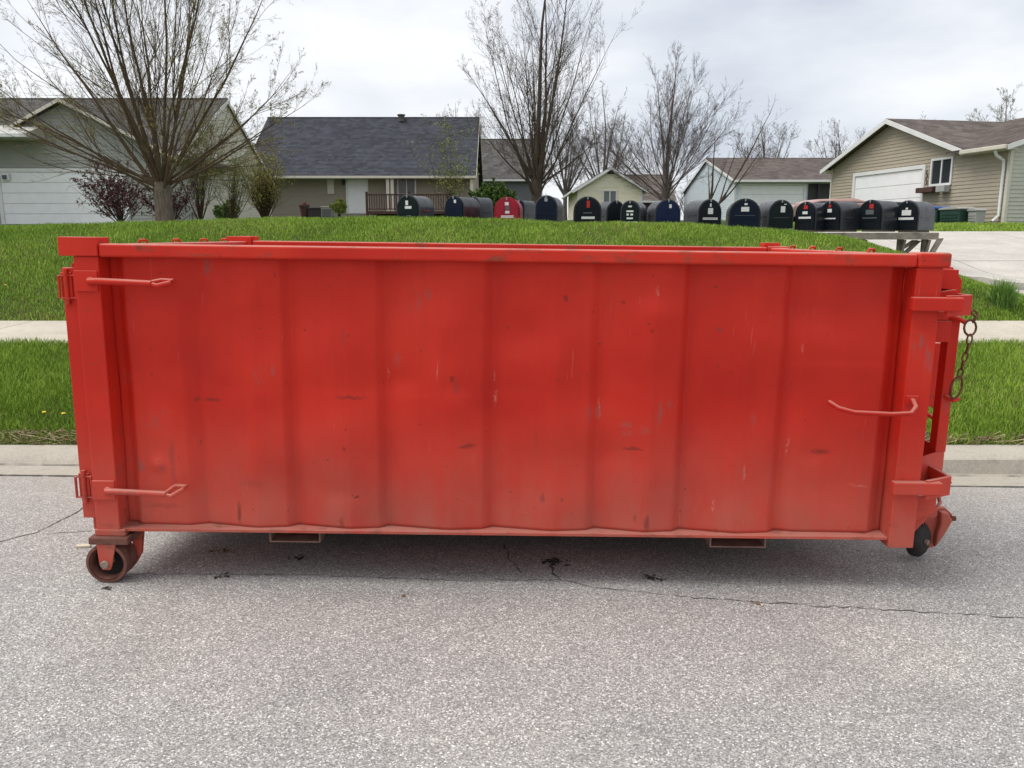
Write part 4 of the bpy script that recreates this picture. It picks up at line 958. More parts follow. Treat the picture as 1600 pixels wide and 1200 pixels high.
def gable_house(name, label, x0, x1, y0, y1, zb, ze, zr, mat, roof, ov=.35, ridge='x', rake=.3, front_holes=(), sides=('f',), smats=None, e=.115, trim='white_paint', loc=(0, 0, 0), rz=0, single=False):
    """body with a gable roof whose ridge runs along x or y (local); sides clad: f front(-y), l left, r right"""
    H = thing(name, label, 'house', loc, (0, 0, rz))
    smats = smats or {}
    W_ = MB()
    if ridge == 'x':
        ym = (y0 + y1) / 2; W_.prism([(y0, zb - 1), (y0, ze), (ym, zr), (y1, ze), (y1, zb - 1)], 'x', x0, x1)
        fp = [(x0, zb), (x1, zb), (x1, ze), (x0, ze)]; sp = [(y0, zb), (y1, zb), (y1, ze), (ym, zr), (y0, ze)]
        sl = (zr - ze) / (ym - y0)
        m = MB()
        roof_plane(m, (x0 - rake, y0 - ov, ze - ov * sl + .09), (x1 + rake, y0 - ov, ze - ov * sl + .09), (x1 + rake, ym, zr + .09), (x0 - rake, ym, zr + .09))
        roof_plane(m, (x1 + rake, y1 + ov, ze - ov * sl + .09), (x0 - rake, y1 + ov, ze - ov * sl + .09), (x0 - rake, ym, zr + .09), (x1 + rake, ym, zr + .09))
        rf = m.build('roof', roof, H)
        MB().tube([(x0 - rake, ym, zr + .085), (x1 + rake, ym, zr + .085)], .07, 6).build('ridge_cap', roof, rf)
        f = MB(); f.box(x0 - rake, x1 + rake, y0 - ov - .10, y0 - ov - .002, ze - ov * sl - .06, ze - ov * sl + .075); f.build('gutter', trim, H, bevel=.01)
        f = MB(); f.box(x0 - rake + .02, x1 + rake - .02, y0 - ov, y0 - .03, ze - ov * sl - .06, ze - ov * sl - .03); f.build('soffit', 'soffit', H)
        for xs_, o in ((x0 - rake, (-1, 0, 0)), (x1 + rake, (1, 0, 0))):
            for ya, yb in ((y0 - ov, ym), (y1 + ov, ym)):
                f = MB(); slab_between(f, (xs_, ya, ze - ov * sl + .06), (xs_, yb, zr + .06), .17, .03, o); f.build('rake_board', trim, H)
    else:
        xm = (x0 + x1) / 2; W_.prism([(x0, zb - 1), (x0, ze), (xm, zr), (x1, ze), (x1, zb - 1)], 'y', y0, y1)
        fp = [(x0, zb), (x1, zb), (x1, ze), (xm, zr), (x0, ze)]; sp = [(y0, zb), (y1, zb), (y1, ze), (y0, ze)]
        sl = (zr - ze) / (xm - x0)
        m = MB()
        roof_plane(m, (x0 - ov, y1 + rake, ze - ov * sl + .09), (x0 - ov, y0 - rake, ze - ov * sl + .09), (xm, y0 - rake, zr + .09), (xm, y1 + rake, zr + .09))
        roof_plane(m, (x1 + ov, y0 - rake, ze - ov * sl + .09), (x1 + ov, y1 + rake, ze - ov * sl + .09), (xm, y1 + rake, zr + .09), (xm, y0 - rake, zr + .09))
        rf = m.build('roof', roof, H)
        for xa in (x0 - ov, x1 + ov):
            f = MB(); slab_between(f, (xa, y0 - rake, ze - ov * sl + .07), (xm, y0 - rake, zr + .07), .16, .03, (0, -1, 0)); f.build('rake_board', trim, H)
        for s_, xa in ((-1, x0 - ov), (1, x1 + ov)):
            f = MB(); f.box(min(xa, xa + s_ * .09), max(xa, xa + s_ * .09), y0 - rake + .03, y1 + rake, ze - ov * sl - .04, ze - ov * sl + .07); f.build('gutter', trim, H, bevel=.01)
    W_.build('wall', smats.get('core', mat), H)
    pf = lambda u, o, z: (u, y0 - o, z); pl = lambda u, o, z: (x0 - o, u, z); pr = lambda u, o, z: (x1 + o, u, z)
    if 'f' in sides: lap_siding(H, smats.get('f', mat), fp, pf, front_holes, e, single)
    if 'l' in sides: lap_siding(H, smats.get('l', mat), sp, pl, (), e)
    if 'r' in sides: lap_siding(H, smats.get('r', mat), sp, pr, (), e)
    for x in (x0, x1):
        MB().box(x - .05, x + .05, y0 - .035, y0 + .05, zb, ze - .02).build('corner_trim', trim, H)
    return H, pf

# --- left house: wide front gable over the garage, long ridge behind, cream gable end on the right
zb = 2.0
A, pf = gable_house('garage_house', 'grey-sided house with white garage door under a wide front gable at the left', -34.0, -13.35, 32.6, 45.4, zb, 4.62, 7.75, 'siding_grey', 'shingle_grey', .35, 'x', .12,
                    [(-30, -13.6, 1, 6)], ('f', 'r'), {'r': 'siding_cream'}, .13)
gy = 32.0; gx0, gx1, gm = -21.1, -13.15, -17.1
pg = lambda u, o, z: (u, gy - o, z)
MB().prism([(gx0, zb - 1), (gx0, 4.62), (gm, 6.62), (gx1, 4.62), (gx1, zb - 1)], 'y', gy, 34.5).build('garage_wall', 'siding_grey', A)
lap_siding(A, 'siding_grey', [(gx0, zb), (gx1, zb), (gx1, 4.62), (gm, 6.62), (gx0, 4.62)], pg, [(-19.95, -14.95, 1, 4.2)], .13, name='gable_siding')
m = MB(); s_ = 2.0 / 3.97
for a in (-1, 1):
    xa = gm + a * 4.4
    roof_plane(m, (xa, 31.6 if a > 0 else 38.4, 4.62 - .43 * s_ + .1), (xa, 38.4 if a > 0 else 31.6, 4.62 - .43 * s_ + .1), (gm, 38.4 if a > 0 else 31.6, 6.72), (gm, 31.6 if a > 0 else 38.4, 6.72))
m.build('gable_roof', 'shingle_grey', A)
for a in (-1, 1):
    f = MB(); slab_between(f, (gm + a * 4.4, 31.6, 4.62 - .43 * s_ + .09), (gm, 31.6, 6.70), .13, .035, (0, -1, 0)); f.build('rake_board', 'cream_trim', A)
gd = panel_door(A, pg, -19.85, -15.05, 2.04, 4.03, 5, .13)
lm = MB().box(-19.75, -19.45, gy - .16, gy - .075, 3.70, 3.98).build('wall_lamp', 'white_paint', A, bevel=.02)
MB().box(-19.68, -19.52, gy - .20, gy - .161, 3.75, 3.90).build('lamp_glass', 'window_glass', lm)
MB().prism([(30.6, 5.18), (30.6, 5.32), (31.9, 5.75), (31.9, 5.18)], 'x', -23.5, -17.9).build('porch_roof', 'soffit', A)
MB().box(-23.5, -17.85, 30.49, 30.598, 5.16, 5.31).build('gutter', 'white_paint', A, bevel=.02)
for x in (-23.2, -20.6): MB().box(x - .06, x + .06, 30.75, 30.87, 2.0, 5.18).build('porch_post', 'white_paint', A)

# --- middle house: broad charcoal roof over a porch
zb = 2.55
B, pb = gable_house('tan_house', 'tan-sided house with a broad charcoal shingle roof in the middle distance', -15.5, -2.4, 49.0, 59.0, zb, 5.62, 9.0, 'siding_tan', 'shingle_charcoal', 1.0, 'x', .3,
                    [(-10.05, -8.45, 2.5, 5.1), (-6.75, -5.55, 2.9, 5.0)], ('f', 'r'), {'r': 'siding_beige'}, .15, 'cream_trim')
q0, q1 = ray(540, 280, 49), ray(575, 280, 49)
panel_door(B, pb, q0.x + .1, q1.x - .1, 2.9, q0.z, 1, .10, name='front_door')
q0, q1 = ray(620, 275, 49), ray(650, 275, 49)
w = window(B, pb, q0.x, q1.x, 3.0, q0.z, 2, 2, .09, 'white_paint', 'curtain_glass')
for px in (606, 613, 737):
    q = ray(px, 300, 48.15); MB().box(q.x - .09, q.x + .09, 48.1, 48.28, 2.6, 4.98).build('porch_post', 'cream_trim', B)
q = ray(517, 300, 48.9); MB().box(q.x - .2, q.x + .2, 48.9, 48.98, ray(517, 303, 48.9).z, 4.95).build('trim_board', 'cream_trim', B)
q = ray(537, 285, 48.9); MB().lathe([(0, -.16), (.09, -.14), (.12, .1), (.05, .2), (0, .22)], 'z', (q.x, 48.86, q.z), 8).build('wall_lamp', 'dark_plastic', B)
q = ray(627, 184, 53.6); MB().lathe([(.2, -.25), (.2, .12), (.26, .12), (.26, .2), (0, .24)], 'z', (q.x, 53.6, q.z), 10).build('roof_vent', 'shingle_grey', B)
# deck with a dark railing
dk = thing('porch_deck', 'dark brown deck railing in front of the tan house', 'railing', (0, 0, 0))
xa, xb = ray(573, 303, 45.5).x, ray(706, 303, 45.5).x; zt, zd = ray(573, 303, 45.5).z, ray(573, 330, 45.5).z
MB().box(xa, xb, 45.4, 48.9, zd - .15, zd).build('deck_floor', 'dark_brown_wood', dk)
MB().box(xa - .05, xb, 45.42, 45.52, zt - .08, zt).build('top_rail', 'dark_brown_wood', dk); MB().box(xa, xb, 45.44, 45.50, zd + .08, zd + .14).build('bottom_rail', 'dark_brown_wood', dk)
bal = None
for i in range(34):
    x = xa + .14 + (xb - xa - .2) * i / 33
    if bal is None: bal = MB().box(-.02, .02, 45.45, 45.49, zd + .141, zt - .081).build('baluster', 'dark_brown_wood', dk); bal.location.x = x
    else:
        o = bal.copy(); COL.objects.link(o); o.parent = dk; o.location.x = x
for x in (xa, (xa + xb) / 2, xb): MB().box(x - .06, x + .06, 45.38, 45.40 + .14, zd - .9, zt + .12).build('rail_post', 'dark_brown_wood', dk)
for i in range(3): MB().box(xa + .2 + 1.4 * i, xa + .5 + 1.4 * i, 47.5, 47.8, 1.9, zd - .15).build('deck_pier', 'dark_brown_wood', dk)
# yard things by the tan house wall
q = ray(476, 333, 46); t = thing('planter', 'dark tapered planter pot by the tan house wall', 'planter', (q.x, 46, q.z - .4))
MB().lathe([(0, 0), (.18, 0), (.27, .75), (.31, .75), (.31, .85), (.25, .85), (.2, .7), (0, .7)], 'z', (0, 0, 0), 12).build('pot', 'dark_brown_wood', t, smooth=True)
MB().lathe([(0, .8), (.16, .84), (.10, .98), (0, 1.02)], 'z', (0, 0, 0), 8).build('soil_mound', 'leaf_plum', t)
q = ray(494, 333, 46); t = thing('storage_bench', 'low dark storage bench between the planter pot and the grey utility box', 'bench', (q.x, 46, q.z - .4))
MB().box(-.42, .42, -.25, .25, 0, .62).build('body', 'dark_plastic', t, bevel=.03); MB().box(-.45, .45, -.28, .28, .621, .70).build('lid', 'dark_plastic', t, bevel=.02)
q = ray(512, 333, 46); t = thing('utility_box', 'grey air-conditioner box beside the low dark bench', 'utility box', (q.x, 46, q.z - .4))
MB().box(-.30, .30, -.3, .3, 0, .70).build('cabinet', 'utility_grey', t, bevel=.02); MB().box(-.32, .32, -.32, .32, .701, .77).build('top_cover', 'grey_plastic', t, bevel=.01)
for i in range(5): MB().box(-.26, .26, -.312, -.301, .10 + .11 * i, .15 + .11 * i).build('louvre', 'dark_plastic', t)

# --- slate house behind the middle tree
gable_house('slate_house', 'slate grey house with dark roof behind the tall middle tree', -4.4, 2.4, 66, 76, 2.7, 6.2, 9.6, 'siding_slate', 'shingle_grey', .4, 'x', .3, (), ('f', 'r'), None, .2)
# --- cream shed
zb = 2.35
S, ps = gable_house('cream_shed', 'small pale yellow gabled shed with dark window in the middle distance', 3.72, 7.25, 46, 54, zb, 4.22, 5.28, 'siding_yellow', 'shingle_grey', .35, 'y', .3, [(5.05, 5.95, 2, 4.25)], ('f', 'l'), None, .12)
q0, q1 = ray(942, 297, 46), ray(964, 297, 46); window(S, ps, q0.x, q1.x, 2.6, q0.z, 2, 1, .06, 'white_paint', 'curtain_glass')
q0, q1 = ray(949, 264, 46), ray(960, 272, 46); MB().box(q0.x, q1.x, 45.93, 45.97, q1.z, q0.z).build('gable_vent', 'dark_plastic', S)
# --- far brown shed / fence glimpse right of the shed
gable_house('brown_outbuilding', 'dark brown outbuilding half hidden behind the cream shed', 8.2, 12.2, 62, 68, 2.6, 4.3, 6.2, 'dark_brown_wood', 'shingle_brown', .3, 'x', .2, (), ('f',), {'f': 'dark_brown_wood'}, .2)
# --- pale blue house
zb = 2.5
E, pe = gable_house('blue_house', 'pale blue house with brown roof and white garage door right of centre', 13.55, 26.0, 50, 64.5, zb, 4.95, 6.75, 'siding_blue', 'shingle_brown', .5, 'x', .15,
                    [(13.9, 20.6, 2, 4.6)], ('f', 'l'), None, .15)
q0, q1 = ray(1152, 290, 50), ray(1256, 290, 50); panel_door(E, pe, q0.x + .25, q1.x, 2.5, q0.z, 4, .14)
q0, q1 = ray(1263, 290, 50), ray(1305, 290, 50); MB().box(q0.x, q1.x, 49.95, 49.99, 2.5, q0.z + .1).build('porch_shade_sheet', 'porch_shade', E)  # flat dark sheet painting in the porch's shade, no real recess
MB().box(q0.x + .5, q0.x + .62, 49.7, 49.82, 2.5, 4.7).build('porch_post', 'dark_plastic', E)

# --- right house: beige walls, gable over the garage, wall running towards the camera
P0, P1 = Vector((13.9, 35.8, 0)), Vector((15.72, 26.1, 0)); dv = (P1 - P0); LEN = dv.length; ang = math.atan2(dv.y, dv.x)
Fh = thing('beige_house', 'beige-sided house with a gabled garage and brown shingle roof at the right', 'house', (P0.x, P0.y, 0), (0, 0, ang))
# local: x along the wall (0 far end, LEN near corner), +y into the house, z up
zb, ze, zr = 1.93, 4.45, 5.92; GW = 7.9; DEP = 9.0
pF = lambda u, o, z: (u, -o, z)
MB().prism([(0, zb - 1), (0, ze), (GW / 2, zr - .03), (GW, ze), (GW, zb - 1)], 'y', 0, DEP).build('garage_wall', 'siding_beige', Fh)
MB().prism([(0.05, zb - 1), (0.05, ze), (DEP / 2, zr - .04), (DEP, ze), (DEP, zb - 1)], 'x', GW, LEN).build('wall', 'siding_beige', Fh)
lap_siding(Fh, 'siding_beige', [(0, zb), (GW, zb), (GW, ze), (GW / 2, zr - .1), (0, ze)], pF, [(1.62, 6.02, 1, 4.14), (6.25, 7.4, 3.32, 4.3)], .125, True)
lap_siding(Fh, 'siding_beige', [(GW + .002, zb), (LEN, zb), (LEN, ze - .1), (GW + .002, ze - .1)], pF, (), .125, True)
pE = lambda u, o, z: (LEN + o, u, z)
lap_siding(Fh, 'siding_beige_lit', [(0.02, zb), (DEP, zb), (DEP, ze), (DEP / 2, zr - .1), (0.02, ze)], pE, (), .125, True)  # same house siding, painted paler for the light on this end wall
m = MB(); s1 = (zr - ze) / (GW / 2); ov = .35; rk = .35
roof_plane(m, (-ov, DEP, ze - ov * s1 + .1), (-ov, -rk, ze - ov * s1 + .1), (GW / 2, -rk, zr + .08), (GW / 2, DEP, zr + .08))
roof_plane(m, (GW + ov, -rk, ze - ov * s1 + .1), (GW + ov, DEP, ze - ov * s1 + .1), (GW / 2, DEP, zr + .08), (GW / 2, -rk, zr + .08))
s2 = (zr - ze) / (DEP / 2)
roof_plane(m, (GW - .4, -.45, ze - .45 * s2 + .1), (LEN + .35, -.45, ze - .45 * s2 + .1), (LEN + .35, DEP / 2, zr + .06), (GW / 2 + .5, DEP / 2, zr + .06))
roof_plane(m, (LEN + .35, DEP + .4, ze - .4 * s2 + .1), (GW - .4, DEP + .4, ze - .4 * s2 + .1), (GW / 2 + .5, DEP / 2, zr + .06), (LEN + .35, DEP / 2, zr + .06))
m.build('roof', 'shingle_brown', Fh)
for a, b in (((-ov, -rk, ze - ov * s1 + .08), (GW / 2, -rk, zr + .06)), ((GW + ov, -rk, ze - ov * s1 + .08), (GW / 2, -rk, zr + .06))):
    f = MB(); slab_between(f, a, b, .17, .035, (0, -1, 0)); f.build('rake_board', 'white_paint', Fh)
f = MB(); slab_between(f, (LEN + .35, -.45, ze - .45 * s2 + .08), (LEN + .35, DEP / 2, zr + .04), .16, .03, (1, 0, 0)); f.build('rake_board', 'white_paint', Fh)
MB().box(GW + .36, LEN + .35, -.56, -.452, ze - .45 * s2 - .05, ze - .45 * s2 + .085).build('gutter', 'cream_trim', Fh, bevel=.02)
MB().box(GW + .3, LEN + .3, -.45, -.03, ze - .45 * s2 - .06, ze - .45 * s2 - .03).build('soffit', 'cream_trim', Fh)
MB().box(-.3, -.02, -.35, DEP, ze - ov * s1 - .05, ze - ov * s1 + .07).build('gutter', 'cream_trim', Fh, bevel=.02)
MB().box(-.04, .06, -.04, .0, zb, ze).build('corner_trim', 'cream_trim', Fh); MB().box(LEN - .06, LEN + .045, -.045, .06, zb, ze - .1).build('corner_trim', 'cream_trim', Fh)
panel_door(Fh, pF, 1.78, 5.88, 1.95, 4.0, 4, .14)
window(Fh, pF, 6.28, 7.38, 3.34, 4.30, 2, 1, .075)
MB().box(6.95, 7.38, -.30, -.065, 3.10, 3.33).build('window_box', 'grey_plastic', Fh, bevel=.02)
MB().box(5.98, 6.85, -.36, -.03, 3.12, 3.30).build('planter_box', 'dark_brown_wood', Fh, bevel=.02)
sc = MB().tube([(6.14, -.07, 3.4), (6.19, -.07, 3.5), (6.11, -.07, 3.6), (6.18, -.07, 3.72), (6.12, -.07, 3.82), (6.15, -.07, 3.92)], .02, 5).build('wall_ornament', 'dark_plastic', Fh)
MB().tube([(LEN - .12, -.48, ze - .2), (LEN - .14, -.40, ze - .35), (LEN - .16, -.10, ze - .5), (LEN - .16, -.07, ze - .7), (LEN - .16, -.07, zb + .3), (LEN - .2, -.25, zb + .12)], .05, 8).build('downspout', 'white_paint', Fh, smooth=True)

# bins along the beige wall
def bin_(name, label, u, out, w, d, h, body, lid, cat='bin', taper=.9, wheels=False):
    w0 = Fh.matrix_world if False else Matrix.Translation((P0.x, P0.y, 0)) @ Matrix.Rotation(ang, 4, 'Z')
    p = w0 @ Vector((u, -out, 0)); t = thing(name, label, cat, (p.x, p.y, gz(p.x, p.y) + .02), (0, 0, ang), 'bins along the beige house')
    a, b = w / 2, d / 2; k = taper
    MB().add([(-a * k, -b * k, 0), (a * k, -b * k, 0), (a * k, b * k, 0), (-a * k, b * k, 0), (-a, -b, h), (a, -b, h), (a, b, h), (-a, b, h)],
             [(0, 3, 2, 1), (4, 5, 6, 7), (0, 1, 5, 4), (1, 2, 6, 5), (2, 3, 7, 6), (3, 0, 4, 7)]).build('body', body, t, bevel=.02)
    MB().prism([(-a - .03, h + .001), (-a - .03, h + .04), (-a * .6, h + .08), (a * .6, h + .08), (a + .03, h + .04), (a + .03, h + .001)], 'y', -b - .03, b + .03).build('lid', lid, t, bevel=.01)
    for i in range(3): MB().box(-a * .8, a * .8, -b - .012, -b * k - .001, h * (.25 + .2 * i), h * (.29 + .2 * i)).build('rib', body, t)
    return t
bin_('wheelie_bin', 'tall dark green bin at the left end of the bins by the beige wall', 6.1, 1.2, .62, .6, .72, 'green_plastic', 'green_plastic')
bin_('storage_tote', 'dark green tote right of the tall green bin', 7.1, 1.1, .95, .6, .48, 'green_plastic', 'green_plastic')
bin_('recycling_tote', 'green tote with a bright blue lid by the beige wall', 8.05, 1.05, .85, .6, .50, 'green_plastic', 'blue_plastic')
bin_('storage_tote', 'green tote with pale grey lid right of the blue-lidded one', 9.0, 1.0, .95, .6, .46, 'green_plastic', 'grey_plastic')
bin_('waste_bin', 'small grey bin under the white downspout', 9.75, .9, .36, .36, .40, 'grey_plastic', 'grey_plastic')

# ------------------------------------------------------------------ faded red car on the drive of the beige house
cp_ = ray(1296, 306, 30.5); car_z = gz(cp_.x, 30.5)
car = thing('parked_car', 'faded red car parked behind the right-hand mailboxes', 'car', (cp_.x, 30.5, car_z), (0, 0, R(8)))
hh = cp_.z - car_z - .10
body = MB().prism([(-1.9, .28), (-1.93, .55), (-1.75, .72), (-1.0, .78), (1.1, .80), (1.8, .74), (1.92, .55), (1.9, .28)], 'y', -.78, .78).build('body', 'car_paint', car, bevel=.08, seg=3)
MB().add([(-1.15, -.72, .78), (1.35, -.72, .79), (1.35, .72, .79), (-1.15, .72, .78), (-.7, -.62, hh - .05), (.7, -.62, hh), (.7, .62, hh), (-.7, .62, hh - .05)],
         [(0, 3, 2, 1), (4, 5, 6, 7), (0, 1, 5, 4), (1, 2, 6, 5), (2, 3, 7, 6), (3, 0, 4, 7)]).build('cabin', 'car_paint', car, bevel=.10, seg=4, smooth=True)
hl = hh - .78
for s in (-1, 1):
    for (a0, a1, b0, b1) in ((-.95, .05, -.62, .05), (.12, 1.12, .12, .72)):
        f0, f1 = .05, .45; y0 = -s * (.72 - .14 * f0 + .006); y1 = -s * (.72 - .14 * f1 + .006)
        MB().add([(a0, y0, .78 + hl * f0), (a1, y0, .78 + hl * f0), (b1, y1, .78 + hl * f1), (b0, y1, .78 + hl * f1)], [(0, 1, 2, 3)]).build('side_window', 'window_glass', car)
for x in (-1.2, 1.2):
    for s in (-1, 1):
        w = MB().lathe([(.14, -.1), (.30, -.1), (.32, -.06), (.32, .06), (.30, .1), (.14, .1)], 'y', (x, s * .72, .32), 18).build('wheel', 'car_black', car, smooth=True)
        MB().lathe([(0, -.09), (.2, -.09), (.2, .09), (0, .09)], 'y', (x, s * .72, .32), 12).build('rim', 'latch_steel', w)
for y in (-.55, .55):
    MB().box(-1.945, -1.90, y - .17, y + .17, .50, .62).build('headlight', 'sticker_white', car); MB().box(1.89, 1.935, y - .17, y + .17, .52, .64).build('tail_light', 'flag_red', car)

# ------------------------------------------------------------------ mailboxes on the crest
def arch(w, h, n=12):
    r = w / 2; pts = [(-r, 0), (-r, h - r)]
    for i in range(1, n): a = math.pi - math.pi * i / n; pts.append((r * math.cos(a), h - r + r * math.sin(a)))
    return pts + [(r, h - r), (r, 0)]
def mailbox(label, pxa, pxb, pytop, rel, Y, dep, h, body, door, decals, post=True, flag=None):
    px = (pxa + pxb) / 2; q = ray(px, pytop, Y); az = math.atan2(q.x, q.y)
    yaw = -az - R(rel)          # rel > 0 turns the front to the left so that the right flank shows
    w = (pxb - pxa) / 1271 * math.hypot(q.x, q.y) / max(.6, math.cos(R(rel)))
    z0 = q.z - h
    t = thing('mailbox', label, 'mailbox', (q.x, q.y, z0), (0, 0, yaw), 'mailboxes along the crest of the grass bank')
    o = MB().prism(arch(w, h), 'y', 0.012, dep).build('body', body, t, smooth=True, bevel=.004)
    # rolled lip round the door
    ap = arch(w + .012, h + .006)
    MB().tube([(x, .018, z) for x, z in ap], .008, 6).build('lip', body, t, smooth=True)
    d = MB().prism([(x * .94, .006 + z * .965) for x, z in arch(w, h)], 'y', -.010, .011).build('door', door, t, bevel=.004)
    MB().box(-w * .35, w * .35, -.016, -.0105, h * .30, h * .31).build('door_crease', door, d)
    MB().box(-.010, .010, -.020, .03, h + .004, h + .011).build('latch', 'latch_steel', t); MB().box(-.009, .009, -.024, -.0105, h - .04, h + .004).build('latch_tab', 'latch_steel', t)
    fl_s = 1 if rel >= 0 else -1
    MB().box(fl_s * (w / 2 + .001) - .0, fl_s * (w / 2 + .001) + fl_s * .006, .12, .36, h * .42, h * .45).build('flag', flag or 'box_grey', t)
    for (dx, dz, ww, hh_, m_) in decals:
        MB().box(dx * w - ww * w / 2, dx * w + ww * w / 2, -.0135, -.0105, dz * h - hh_ * h / 2, dz * h + hh_ * h / 2).build('sticker', m_, d)
    MB().box(-w * .35, w * .35, .03, dep - .03, -.035, -.001).build('mounting_board', 'grey_wood', t)
    if post:
        c = Matrix.Rotation(yaw, 3, 'Z') @ Vector((0, dep * .5, 0)); zg = gz(q.x + c.x, q.y + c.y) - z0 - .15
        MB().box(-.045, .045, dep * .5 - .045, dep * .5 + .045, zg, -.036).build('post', 'grey_wood', t)
    return t, z0
WH, FT, RD = 'sticker_white', 'sticker_faint', 'flag_red'
boxes = [
 ('dark green-black mailbox with a round white sticker, leftmost of the row', 620, 653, 305, 33, 14.2, .52, .46, 'box_grey', 'box_green_black', [(-.02, .72, .12, .17, WH), (.04, .55, .30, .10, WH), (.06, .24, .22, .04, FT)], True, RD),
 ('black mailbox with a plain door, second from the left', 695, 723, 307, 34, 14.2, .56, .46, 'box_black', 'box_navy', [(.08, .82, .12, .12, WH)], True, None),
 ('grey mailbox mostly hidden behind the second black one', 731, 748, 308, 40, 15.0, .42, .48, 'box_grey', 'door_black', [], True, None),
 ('bright red mailbox with white lettering patches', 773, 811, 309, 9, 14.2, .50, .46, 'box_red', 'box_red', [(.0, .78, .16, .12, WH), (.03, .62, .17, .12, 'sticker_faint'), (.02, .47, .17, .10, WH), (.02, .30, .52, .09, WH)], True, None),
 ('dark blue-grey mailbox peeking out behind the red one', 806, 818, 313, 35, 15.0, .40, .46, 'box_grey', 'box_navy', [], True, None),
 ('navy mailbox with empty door right of the red one', 837, 870, 306, 14, 14.2, .50, .46, 'box_grey', 'box_navy', [(.0, .86, .14, .13, 'latch_steel')], True, None),
 ('black mailbox with red flag patch in front of the cream shed', 898, 939, 308, -3, 14.2, .48, .46, 'box_black', 'door_black', [(.02, .74, .12, .26, RD), (0, .42, .34, .035, FT), (.02, .24, .50, .09, WH)], True, None),
 ('grey mailbox half hidden behind the one with the long white strip', 950, 976, 314, -30, 14.9, .40, .46, 'box_grey', 'door_black', [], True, None),
 ('charcoal mailbox with printed emblem and long white strip', 971, 999, 314, 16, 14.2, .50, .46, 'box_grey', 'box_green_black', [(0, .80, .20, .06, WH), (0, .62, .38, .06, WH), (-.12, .5, .12, .07, WH), (.1, .5, .14, .07, WH), (0, .36, .34, .06, WH), (.0, .20, .78, .07, WH)], True, None),
 ('deep blue mailbox with small white tag on its door', 1026, 1063, 312, -20, 14.2, .50, .46, 'box_grey', 'box_blue', [(.08, .76, .10, .14, WH)], True, None),
 ('charcoal mailbox with white bottle-shaped sticker right of the blue one', 1094, 1127, 312, -28, 14.2, .58, .46, 'box_grey', 'door_black', [(.0, .80, .07, .12, WH), (.0, .58, .22, .22, WH), (.0, .30, .66, .08, WH)], True, None),
 ('big navy mailbox with white heart-like tag and emblem', 1143, 1187, 311, -8, 14.2, .52, .48, 'box_black', 'box_navy', [(.02, .82, .10, .07, WH), (0, .64, .26, .16, WH), (0, .42, .66, .012, FT)], True, None),
 ('dark mailbox with small white label right of the big navy one', 1205, 1239, 313, -24, 14.3, .62, .48, 'box_grey', 'box_green_black', [(.05, .68, .18, .22, WH), (.14, .86, .10, .03, WH), (0, .38, .60, .012, FT)], True, None),
 ('black mailbox with red tag, third from the right', 1246, 1273, 316, 30, 14.2, .50, .47, 'box_black', 'door_black', [(.02, .82, .20, .14, RD), (0, .62, .26, .10, WH), (0, .44, .62, .07, WH)], False, None),
 ('black mailbox with red tag and thin line, between two others on the shelf', 1284, 1312, 315, 36, 14.2, .62, .48, 'box_black', 'door_black', [(0, .84, .12, .10, RD), (0, .68, .20, .12, WH), (0, .40, .62, .04, WH)], False, None),
 ('black mailbox with bright red tag and grey emblem, second from the right', 1346, 1376, 313, 32, 14.2, .60, .50, 'box_black', 'door_black', [(.06, .80, .18, .16, RD), (0, .60, .34, .16, FT), (0, .40, .64, .03, FT)], False, None),
 ('grey-topped mailbox with white emblem at the right end of the shelf', 1404, 1433, 314, 28, 14.2, .58, .50, 'box_grey', 'door_black', [(0, .74, .10, .06, WH), (0, .60, .40, .18, WH), (0, .40, .66, .08, WH)], False, None)]
zs_ = []
for b in boxes:
    t, z0 = mailbox(*b); zs_.append((t.location.x, t.location.y, z0, t.rotation_euler.z, b[10]))
# wooden stand carrying the boxes at the right end
x0_ = zs_[-4][0] - .35; x1_ = zs_[-1][0] + .55; zt_ = min(z[2] for z in zs_[-4:]) - .037
st = thing('mailbox_stand', 'weathered wooden stand with shelf and braces under the right-hand mailboxes', 'stand', (0, 0, 0))
for y in (14.16, 14.36, 14.56): MB().box(x0_, x1_, y, y + .18, zt_ - .06, zt_ - .002).build('shelf_plank', 'grey_wood', st, bevel=.006)
MB().box(x0_, x1_, 14.11, 14.155, zt_ - .12, zt_ - .004).build('fascia_board', 'grey_wood', st, bevel=.006)
for x in (x0_ + .35, (x0_ + x1_) / 2 + .1, x1_ - .55, x1_ - .12):
    MB().box(x - .045, x + .045, 14.30, 14.39, gz(x, 14.35) - .2, zt_ - .062).build('stand_post', 'grey_wood', st, bevel=.006)
    MB().add([(x - .02, 14.16, zt_ - .125), (x + .02, 14.16, zt_ - .125), (x + .02, 14.30, zt_ - .55), (x - .02, 14.30, zt_ - .55), (x - .02, 14.26, zt_ - .125), (x + .02, 14.26, zt_ - .125), (x + .02, 14.298, zt_ - .42), (x - .02, 14.298, zt_ - .42)],
             [(0, 1, 2, 3), (4, 5, 6, 7), (0, 1, 5, 4), (1, 2, 6, 5), (2, 3, 7, 6), (3, 0, 4, 7)]).build('brace', 'grey_wood', st)
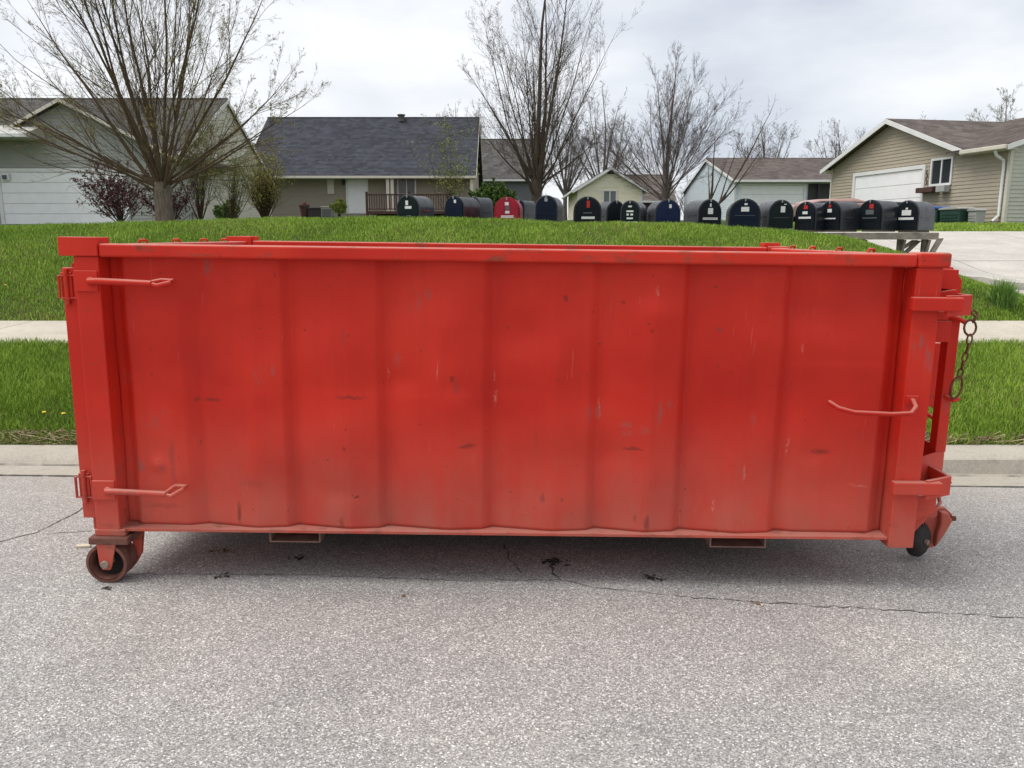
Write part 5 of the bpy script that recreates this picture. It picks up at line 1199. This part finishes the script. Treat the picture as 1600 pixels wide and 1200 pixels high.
for a, b in (((x1_ - .10, zt_ - .62), (x1_ + .25, zt_ - .10)), ((x1_ - .5, zt_ - .42), (x1_ - .14, zt_ - .14)), ((x1_ - .5, zt_ - .28), (x1_ - .2, zt_ - .13))):
    MB().add([(a[0], 14.41, a[1]), (a[0] + .08, 14.41, a[1]), (b[0], 14.41, b[1]), (b[0] - .09, 14.41, b[1]), (a[0], 14.47, a[1]), (a[0] + .08, 14.47, a[1]), (b[0], 14.47, b[1]), (b[0] - .09, 14.47, b[1])],
             [(0, 1, 2, 3), (4, 5, 6, 7), (0, 1, 5, 4), (1, 2, 6, 5), (2, 3, 7, 6), (3, 0, 4, 7)]).build('brace', 'grey_wood', st)

# ------------------------------------------------------------------ small things: litter, dandelions
def clump(name, label, px, py, r, mat, n, seed, cat, flat_=.4):
    x, y = ground_px(px, py); rng = random.Random(seed); m = MB()
    for i in range(n):
        cx, cy = rng.gauss(0, r), rng.gauss(0, r * .8); a = rng.uniform(0, 6.28); L = rng.uniform(.3, 1) * r; w = L * rng.uniform(.2, .6); h = rng.uniform(.2, 1) * r * flat_
        m.add([(cx + math.cos(a) * L, cy + math.sin(a) * L, .002), (cx - math.sin(a) * w, cy + math.cos(a) * w, h), (cx - math.cos(a) * L, cy - math.sin(a) * L, .003), (cx + math.sin(a) * w, cy - math.cos(a) * w, h * .5)], [(0, 1, 2), (0, 2, 3), (0, 1, 3)])
    o = m.build(name, mat); o.location = (x, y, float(road_z(x, y)) + .002); return tag(o, label, cat)
clump('leaf_litter', 'reddish dry leaf lying on the open asphalt', 630, 934, .016, 'dry_leaf', 7, 1, 'leaf')
clump('dirt_clump', 'dark clump of dirt on the asphalt right of centre', 1022, 901, .022, 'dirt_clump', 16, 2, 'debris')
clump('dirt_clump', 'dark twiggy debris on the asphalt under the dumpster near the middle', 868, 872, .030, 'dirt_clump', 22, 3, 'debris')
clump('dirt_clump', 'small dark debris in front of the left caster', 166, 927, .016, 'dirt_clump', 9, 4, 'debris')
clump('dirt_clump', 'dark smear of dirt on the asphalt left of the left fork channel', 346, 906, .018, 'dirt_clump', 10, 5, 'debris')
clump('dirt_clump', 'brown leaf debris on the long asphalt crack', 1184, 939, .014, 'dry_leaf', 9, 6, 'debris')
clump('dirt_clump', 'dark debris under the dumpster beside the left fork channel', 462, 874, .022, 'dirt_clump', 12, 8, 'debris')
clump('dirt_clump', 'brown scraps of leaf under the dumpster at the left', 350, 862, .03, 'dry_leaf', 10, 9, 'debris')
x, y = ground_px(131, 857); o = MB().box(-.035, .035, -.012, .012, .002, .012).build('wood_scrap', 'wood_scrap'); o.location = (x, y, float(road_z(x, y)) + .001); o.rotation_euler.z = .15
tag(o, 'pale wood scrap beside the left caster', 'debris')
x, y = ground_px(1495, 700); 
for i, (px, py, zz, lab) in enumerate(((8, 447, .95, 'tall yellow dandelion on the bank at the left edge'), (68, 647, .16, 'left one of two yellow dandelions in the verge by the dumpster'), (98, 648, .16, 'right one of two yellow dandelions in the verge by the dumpster'))):
    best = min((abs(gz(*ground_px(px, py, z_)[:2]) + .07 - z_), z_) for z_ in np.linspace(-.02, 1.3, 200) if 6 < ground_px(px, py, z_)[1] < 13)
    x, y = ground_px(px, py, best[1])
    t = thing('dandelion', lab, 'flower', (x, y, gz(x, y)))
    MB().tube([(0, 0, -.01), (.004, 0, .05), (.006, .002, .085)], .002, 5).build('stem', 'leaf_green', t)
    MB().lathe([(0, .095), (.012, .094), (.017, .088), (.010, .084), (0, .083)], 'z', (.006, .002, 0), 10).build('bloom', 'petal_yellow', t)
